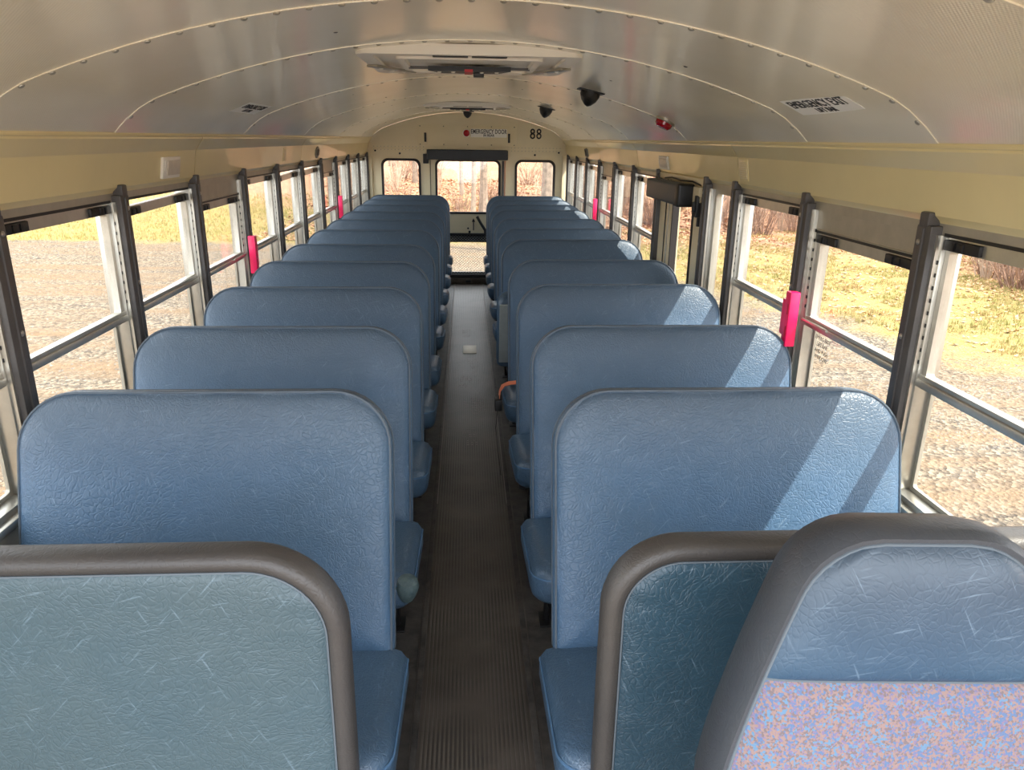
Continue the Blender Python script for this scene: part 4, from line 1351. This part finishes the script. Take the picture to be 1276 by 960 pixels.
# ------------------------------------------------------------------ seat belts and small things on the seats
def strap(name, pts, width, m, label, cat='seat belt', th=0.003, side_dir=(1, 0, 0)):
    b = MB()
    pts = [Vector(p) for p in pts]
    loops = []
    for i, p in enumerate(pts):
        t = (pts[min(i + 1, len(pts) - 1)] - pts[max(i - 1, 0)]).normalized()
        s = Vector(side_dir); s = (s - t * s.dot(t)).normalized(); n = t.cross(s)
        loops.append([p + s * a * width / 2 + n * c * th / 2 for a, c in ((-1, -1), (1, -1), (1, 1), (-1, 1))])
    b.rings(loops)
    o = b.build(name, m, None, ang=40)
    if label: tag(o, label, cat)
    return o
yb4 = RY[3] - H_TILT - 0.012
s1 = empty('seat_belt', (0.215, yb4 - 0.05, 0.44))
tag(s1, 'orange seat belt drooping off the aisle end of the right fourth row', 'seat belt')
o = strap('webbing', [(0.09, 0.015, 0.012), (0.04, 0.0, 0.016), (-0.01, -0.01, 0.014), (-0.045, -0.02, 0.004), (-0.062, -0.03, -0.022), (-0.066, -0.035, -0.06)], 0.056, 'belt', None, side_dir=(0, 1, 0)); o.parent = s1
o = strap('tail_strap', [(-0.068, -0.05, -0.04), (-0.075, -0.06, -0.10), (-0.085, -0.10, -0.20), (-0.06, -0.18, -0.43)], 0.012, 'belt_dark', None, side_dir=(0, 1, 0)); o.parent = s1
o = MB().box(-0.090, -0.052, -0.085, -0.02, -0.115, -0.055, bev=0.006).build('buckle', 'black', s1)
yb1 = RY[0] - H_TILT - 0.012
s2 = empty('seat_belt', (0.375, yb1 - 0.05, 0.432))
tag(s2, 'orange seat belt end poking out beside the right first row cushion', 'seat belt')
o = strap('webbing', [(-0.045, -0.01, 0.012), (-0.02, 0.0, 0.030), (0.01, 0.005, 0.040), (0.05, 0.01, 0.036)], 0.035, 'belt', None, side_dir=(0.3, 1, 0.2)); o.parent = s2
o = MB().box(-0.03, 0.04, -0.035, 0.0, 0.004, 0.022, bev=0.004).build('buckle', 'black', s2)

# ------------------------------------------------------------------ outside: trees, brush, stones, leaves
def rnd(a, b): return random.uniform(a, b)
def tree_mesh(seed, h=8.0, r=0.17, lean=0.03):
    random.seed(seed)
    tr = MB(); pts = []; rs = []
    x = y = 0
    for i in range(9):
        pts.append((x, y, h * i / 8)); rs.append(r * (1 - 0.85 * i / 8) * (1.35 if i == 0 else 1))
        x += rnd(-1, 1) * lean * h / 8; y += rnd(-1, 1) * lean * h / 8
    tr.tube(pts, rs, 9)
    br = MB()
    for k in range(16):
        i = random.randint(2, 7); p = Vector(pts[i]); a = rnd(0, 2 * PI); L_ = rnd(0.5, 1.0) * (h * 0.22)
        d = Vector((math.cos(a), math.sin(a), rnd(0.3, 1.1))).normalized()
        q = p + d * L_ * 0.5 + Vector((0, 0, 0.1)); e = p + d * L_ + Vector((0, 0, 0.35))
        br.tube([p, q, e], [rs[i] * 0.35, rs[i] * 0.22, 0.008], 4)
        for m in range(3):
            a2 = a + rnd(-1, 1); d2 = Vector((math.cos(a2), math.sin(a2), rnd(0.1, 1))).normalized()
            br.tube([q, q + d2 * L_ * 0.5], [0.012, 0.004], 3)
    return tr, br
def shrub_mesh(seed, h=1.5, n=26, spread=0.7):
    random.seed(seed)
    b = MB()
    for k in range(n):
        a = rnd(0, 2 * PI); rr = rnd(0, 0.25)
        p = Vector((math.cos(a) * rr, math.sin(a) * rr, -0.05))
        d = Vector((math.cos(a) * rnd(0.1, spread), math.sin(a) * rnd(0.1, spread), 1)).normalized()
        L_ = h * rnd(0.6, 1.1)
        q = p + d * L_ * 0.5 + Vector((rnd(-.06, .06), rnd(-.06, .06), 0)); e = q + (d + Vector((rnd(-.3, .3), rnd(-.3, .3), -0.1))) * L_ * 0.5
        b.tube([p, q, e], [0.012, 0.008, 0.003], 3)
        for m in range(5):
            t = rnd(0.2, 1); s = p.lerp(q, t) if m < 2 else q.lerp(e, t)
            a2 = rnd(0, 2 * PI)
            b.tube([s, s + Vector((math.cos(a2), math.sin(a2), rnd(0.1, 0.9))) * rnd(0.15, 0.4) * h * 0.5], [0.005, 0.002], 3)
    return b
protos = []
for s in range(4):
    t = empty('tree', (0, 0, -50)); tr, br = tree_mesh(40 + s, h=7.5 + s * 0.6, r=(0.10, 0.15, 0.08, 0.21)[s])
    tr.build('trunk', 'bark', t); br.build('branches', 'twig', t)
    protos.append(t)
sprot = []
for s in range(4):
    o = shrub_mesh(60 + s, h=(1.3, 1.7, 1.1, 2.0)[s], n=(30, 26, 34, 22)[s], spread=(0.7, 0.5, 1.0, 0.4)[s]).build('shrub', 'twig' if s != 3 else 'twig_pale', smooth=False)
    sprot.append(o)
random.seed(11)
tree_spots = [(1.95, 18.5, 3), (2.45, 24.0, 1), (1.2, 27.5, 0), (-0.2, 30.0, 2), (0.55, 25.5, 1), (0.15, 22.6, 2), (3.3, 30.0, 1), (-2.2, 33.0, 0), (-3.6, 38.0, 1), (-5.5, 34.0, 2)]
def add_trees(n, xa, xb, ya, yb, gap):
    tries = 0
    while n > 0 and tries < 4000:
        tries += 1
        x, y = rnd(xa, xb), rnd(ya, yb)
        if all(math.hypot(x - p[0], y - p[1]) > gap for p in tree_spots):
            tree_spots.append((x, y, random.randint(0, 3))); n -= 1
add_trees(16, 13, 27, 3, 36, 4.4)
add_trees(10, -11, 14, 33, 54, 4.4)
usedp = set()
for i, (x, y, k) in enumerate(tree_spots):
    o = protos[k] if k not in usedp else copy_tree(protos[k])
    usedp.add(k)
    o.location = (x, y, hill(x, y) - 0.1); o.rotation_euler = (rnd(-.04, .04), rnd(-.04, .04), rnd(0, 6.28))
    if i == 0: tag(o, 'thick pale tree trunk close behind the bus, filling the right rear window', 'tree', 'bare trees in the woods')
    elif y > 20 and x < 10: tag(o, 'bare tree standing in the leafy woods behind the bus', 'tree', 'bare trees behind the bus')
    else: tag(o, 'bare tree in the brush beyond the right windows', 'tree', 'bare trees right of the bus')
usedp = set()
spots = []
for k in range(70):
    spots.append((rnd(11.0, 14.5), rnd(10, 27), random.randint(0, 3), 0))
for k in range(95):
    spots.append((rnd(11.4, 19), rnd(4, 33), random.randint(0, 3), 0))
for k in range(45):
    spots.append((rnd(4, 12), rnd(22.5, 34), random.randint(0, 3), 0))
for k in range(34):
    spots.append((rnd(-4, 5), rnd(25, 38), random.randint(0, 3), 1))
for i, (x, y, k, z_) in enumerate(spots):
    if k in usedp:
        o = sprot[k].copy(); COL.objects.link(o)
    else:
        o = sprot[k]; usedp.add(k)
    o.location = (x, y, hill(x, y)); o.rotation_euler = (0, 0, rnd(0, 6.28)); s = rnd(0.7, 1.35); o.scale = (s, s, s)
    look = ('medium brown leafless shrub', 'tall brown leafless shrub', 'low spreading brown leafless shrub', 'narrow pale leafless shrub')[k]
    where = 'in the woods behind the bus' if z_ else ('in the brush behind and right of the bus' if x < 11 else ('in the near brush beyond the right windows' if y < 14 else 'in the far brush beyond the right windows'))
    tag(o, look + ' ' + where, 'shrub', look + 's ' + where)
# stones on the gravel near the right windows
def scatter(name, mat_, pts, fn, label, cat):
    b = MB()
    for p in pts: fn(b, p)
    o = b.build(name, mat_, smooth=False)
    tag(o, label, cat, kind='stuff')
    return o
def stone(b, p):
    x, y, s = p
    z = hill(x, y)
    n = 5; a0 = rnd(0, 6.28)
    top = b.bm.verts.new((x + rnd(-.2, .2) * s, y + rnd(-.2, .2) * s, z + s * rnd(0.35, 0.7)))
    ring = [b.bm.verts.new((x + math.cos(a0 + 2 * PI * k / n) * s * rnd(.7, 1.1), y + math.sin(a0 + 2 * PI * k / n) * s * rnd(.7, 1.1), z - 0.2 * s)) for k in range(n)]
    for k in range(n): b.bm.faces.new((ring[k], ring[(k + 1) % n], top))
pts = []
while len(pts) < 15000:
    x, y = rnd(1.5, 8.5), rnd(0.5, 14)
    f = noise.noise(Vector((x * 0.16, (y * 0.98 + x * 0.2) * 1.5, 0)))
    if f > -0.02 and (x - 7.2) * 0.89 + (y - 8.9) * 0.456 < 0.3: pts.append((x, y, rnd(0.008, 0.026)))
scatter('gravel', 'stone', pts, stone, 'loose grey gravel on the yard beyond the right windows', 'gravel')
pts = [(rnd(-14, -2.5), rnd(2.5, 20), rnd(0.012, 0.03)) for k in range(9000)]
scatter('gravel', 'stone', pts, stone, 'loose pale gravel on the yard beyond the left windows', 'gravel')
def leaf(b, p):
    x, y, s = p; z = hill(x, y) + 0.015; a = rnd(0, 6.28)
    u = Vector((math.cos(a), math.sin(a), rnd(-.4, .4))) * s; w = Vector((-math.sin(a), math.cos(a), rnd(-.4, .4))) * s * 0.55
    c = Vector((x, y, z)); k = Vector((0, 0, s * 0.25))
    vs = [b.bm.verts.new(c + v) for v in (-u + k, -w * 1.0, u + k, w)]
    b.bm.faces.new((vs[0], vs[1], vs[3])); b.bm.faces.new((vs[1], vs[2], vs[3]))
pts = []
while len(pts) < 20000:
    x, y = rnd(4.5, 17), rnd(3, 30)
    if (x - 7.2) * 0.89 + (y - 8.9) * 0.456 > 0.1 and (x > 10 or y > 20 or random.random() < 0.35): pts.append((x, y, rnd(0.03, 0.07)))
scatter('fallen_leaves', 'leaf', pts, leaf, 'scattered tan fallen leaves on the grass and brush floor at right', 'leaves')
pts = [(rnd(-6, 9), rnd(21, 34), rnd(0.04, 0.10)) for k in range(12000)]
scatter('fallen_leaves', 'leaf', pts, leaf, 'tan fallen leaves on the woodland floor behind the bus', 'leaves')
def blade(b, p):
    x, y, s = p; z = hill(x, y)
    for k in range(3):
        a = rnd(0, 6.28); d = Vector((math.cos(a), math.sin(a), 0)) * s * 0.12; t = Vector((rnd(-.4, .4), rnd(-.4, .4), 1)) * s
        c = Vector((x + rnd(-.03, .03), y + rnd(-.03, .03), z - 0.01))
        b.bm.faces.new([b.bm.verts.new(c - d), b.bm.verts.new(c + d), b.bm.verts.new(c + t)])
pts = []
while len(pts) < 14000:
    x, y = rnd(4.5, 12.5), rnd(3, 24)
    if (x - 7.2) * 0.89 + (y - 8.9) * 0.456 > 0.2 and noise.noise(Vector((x * 0.9, y * 0.9, 5))) > -0.1: pts.append((x, y, rnd(0.04, 0.10)))
scatter('grass', 'grass', pts, blade, 'short yellow green grass on the verge at right', 'grass')
pts = [(rnd(-16, 1), rnd(20.5, 30), rnd(0.05, 0.12)) for k in range(9000)]
scatter('grass', 'grass', pts, blade, 'short yellow green grass at the far edge of the yard at left', 'grass')
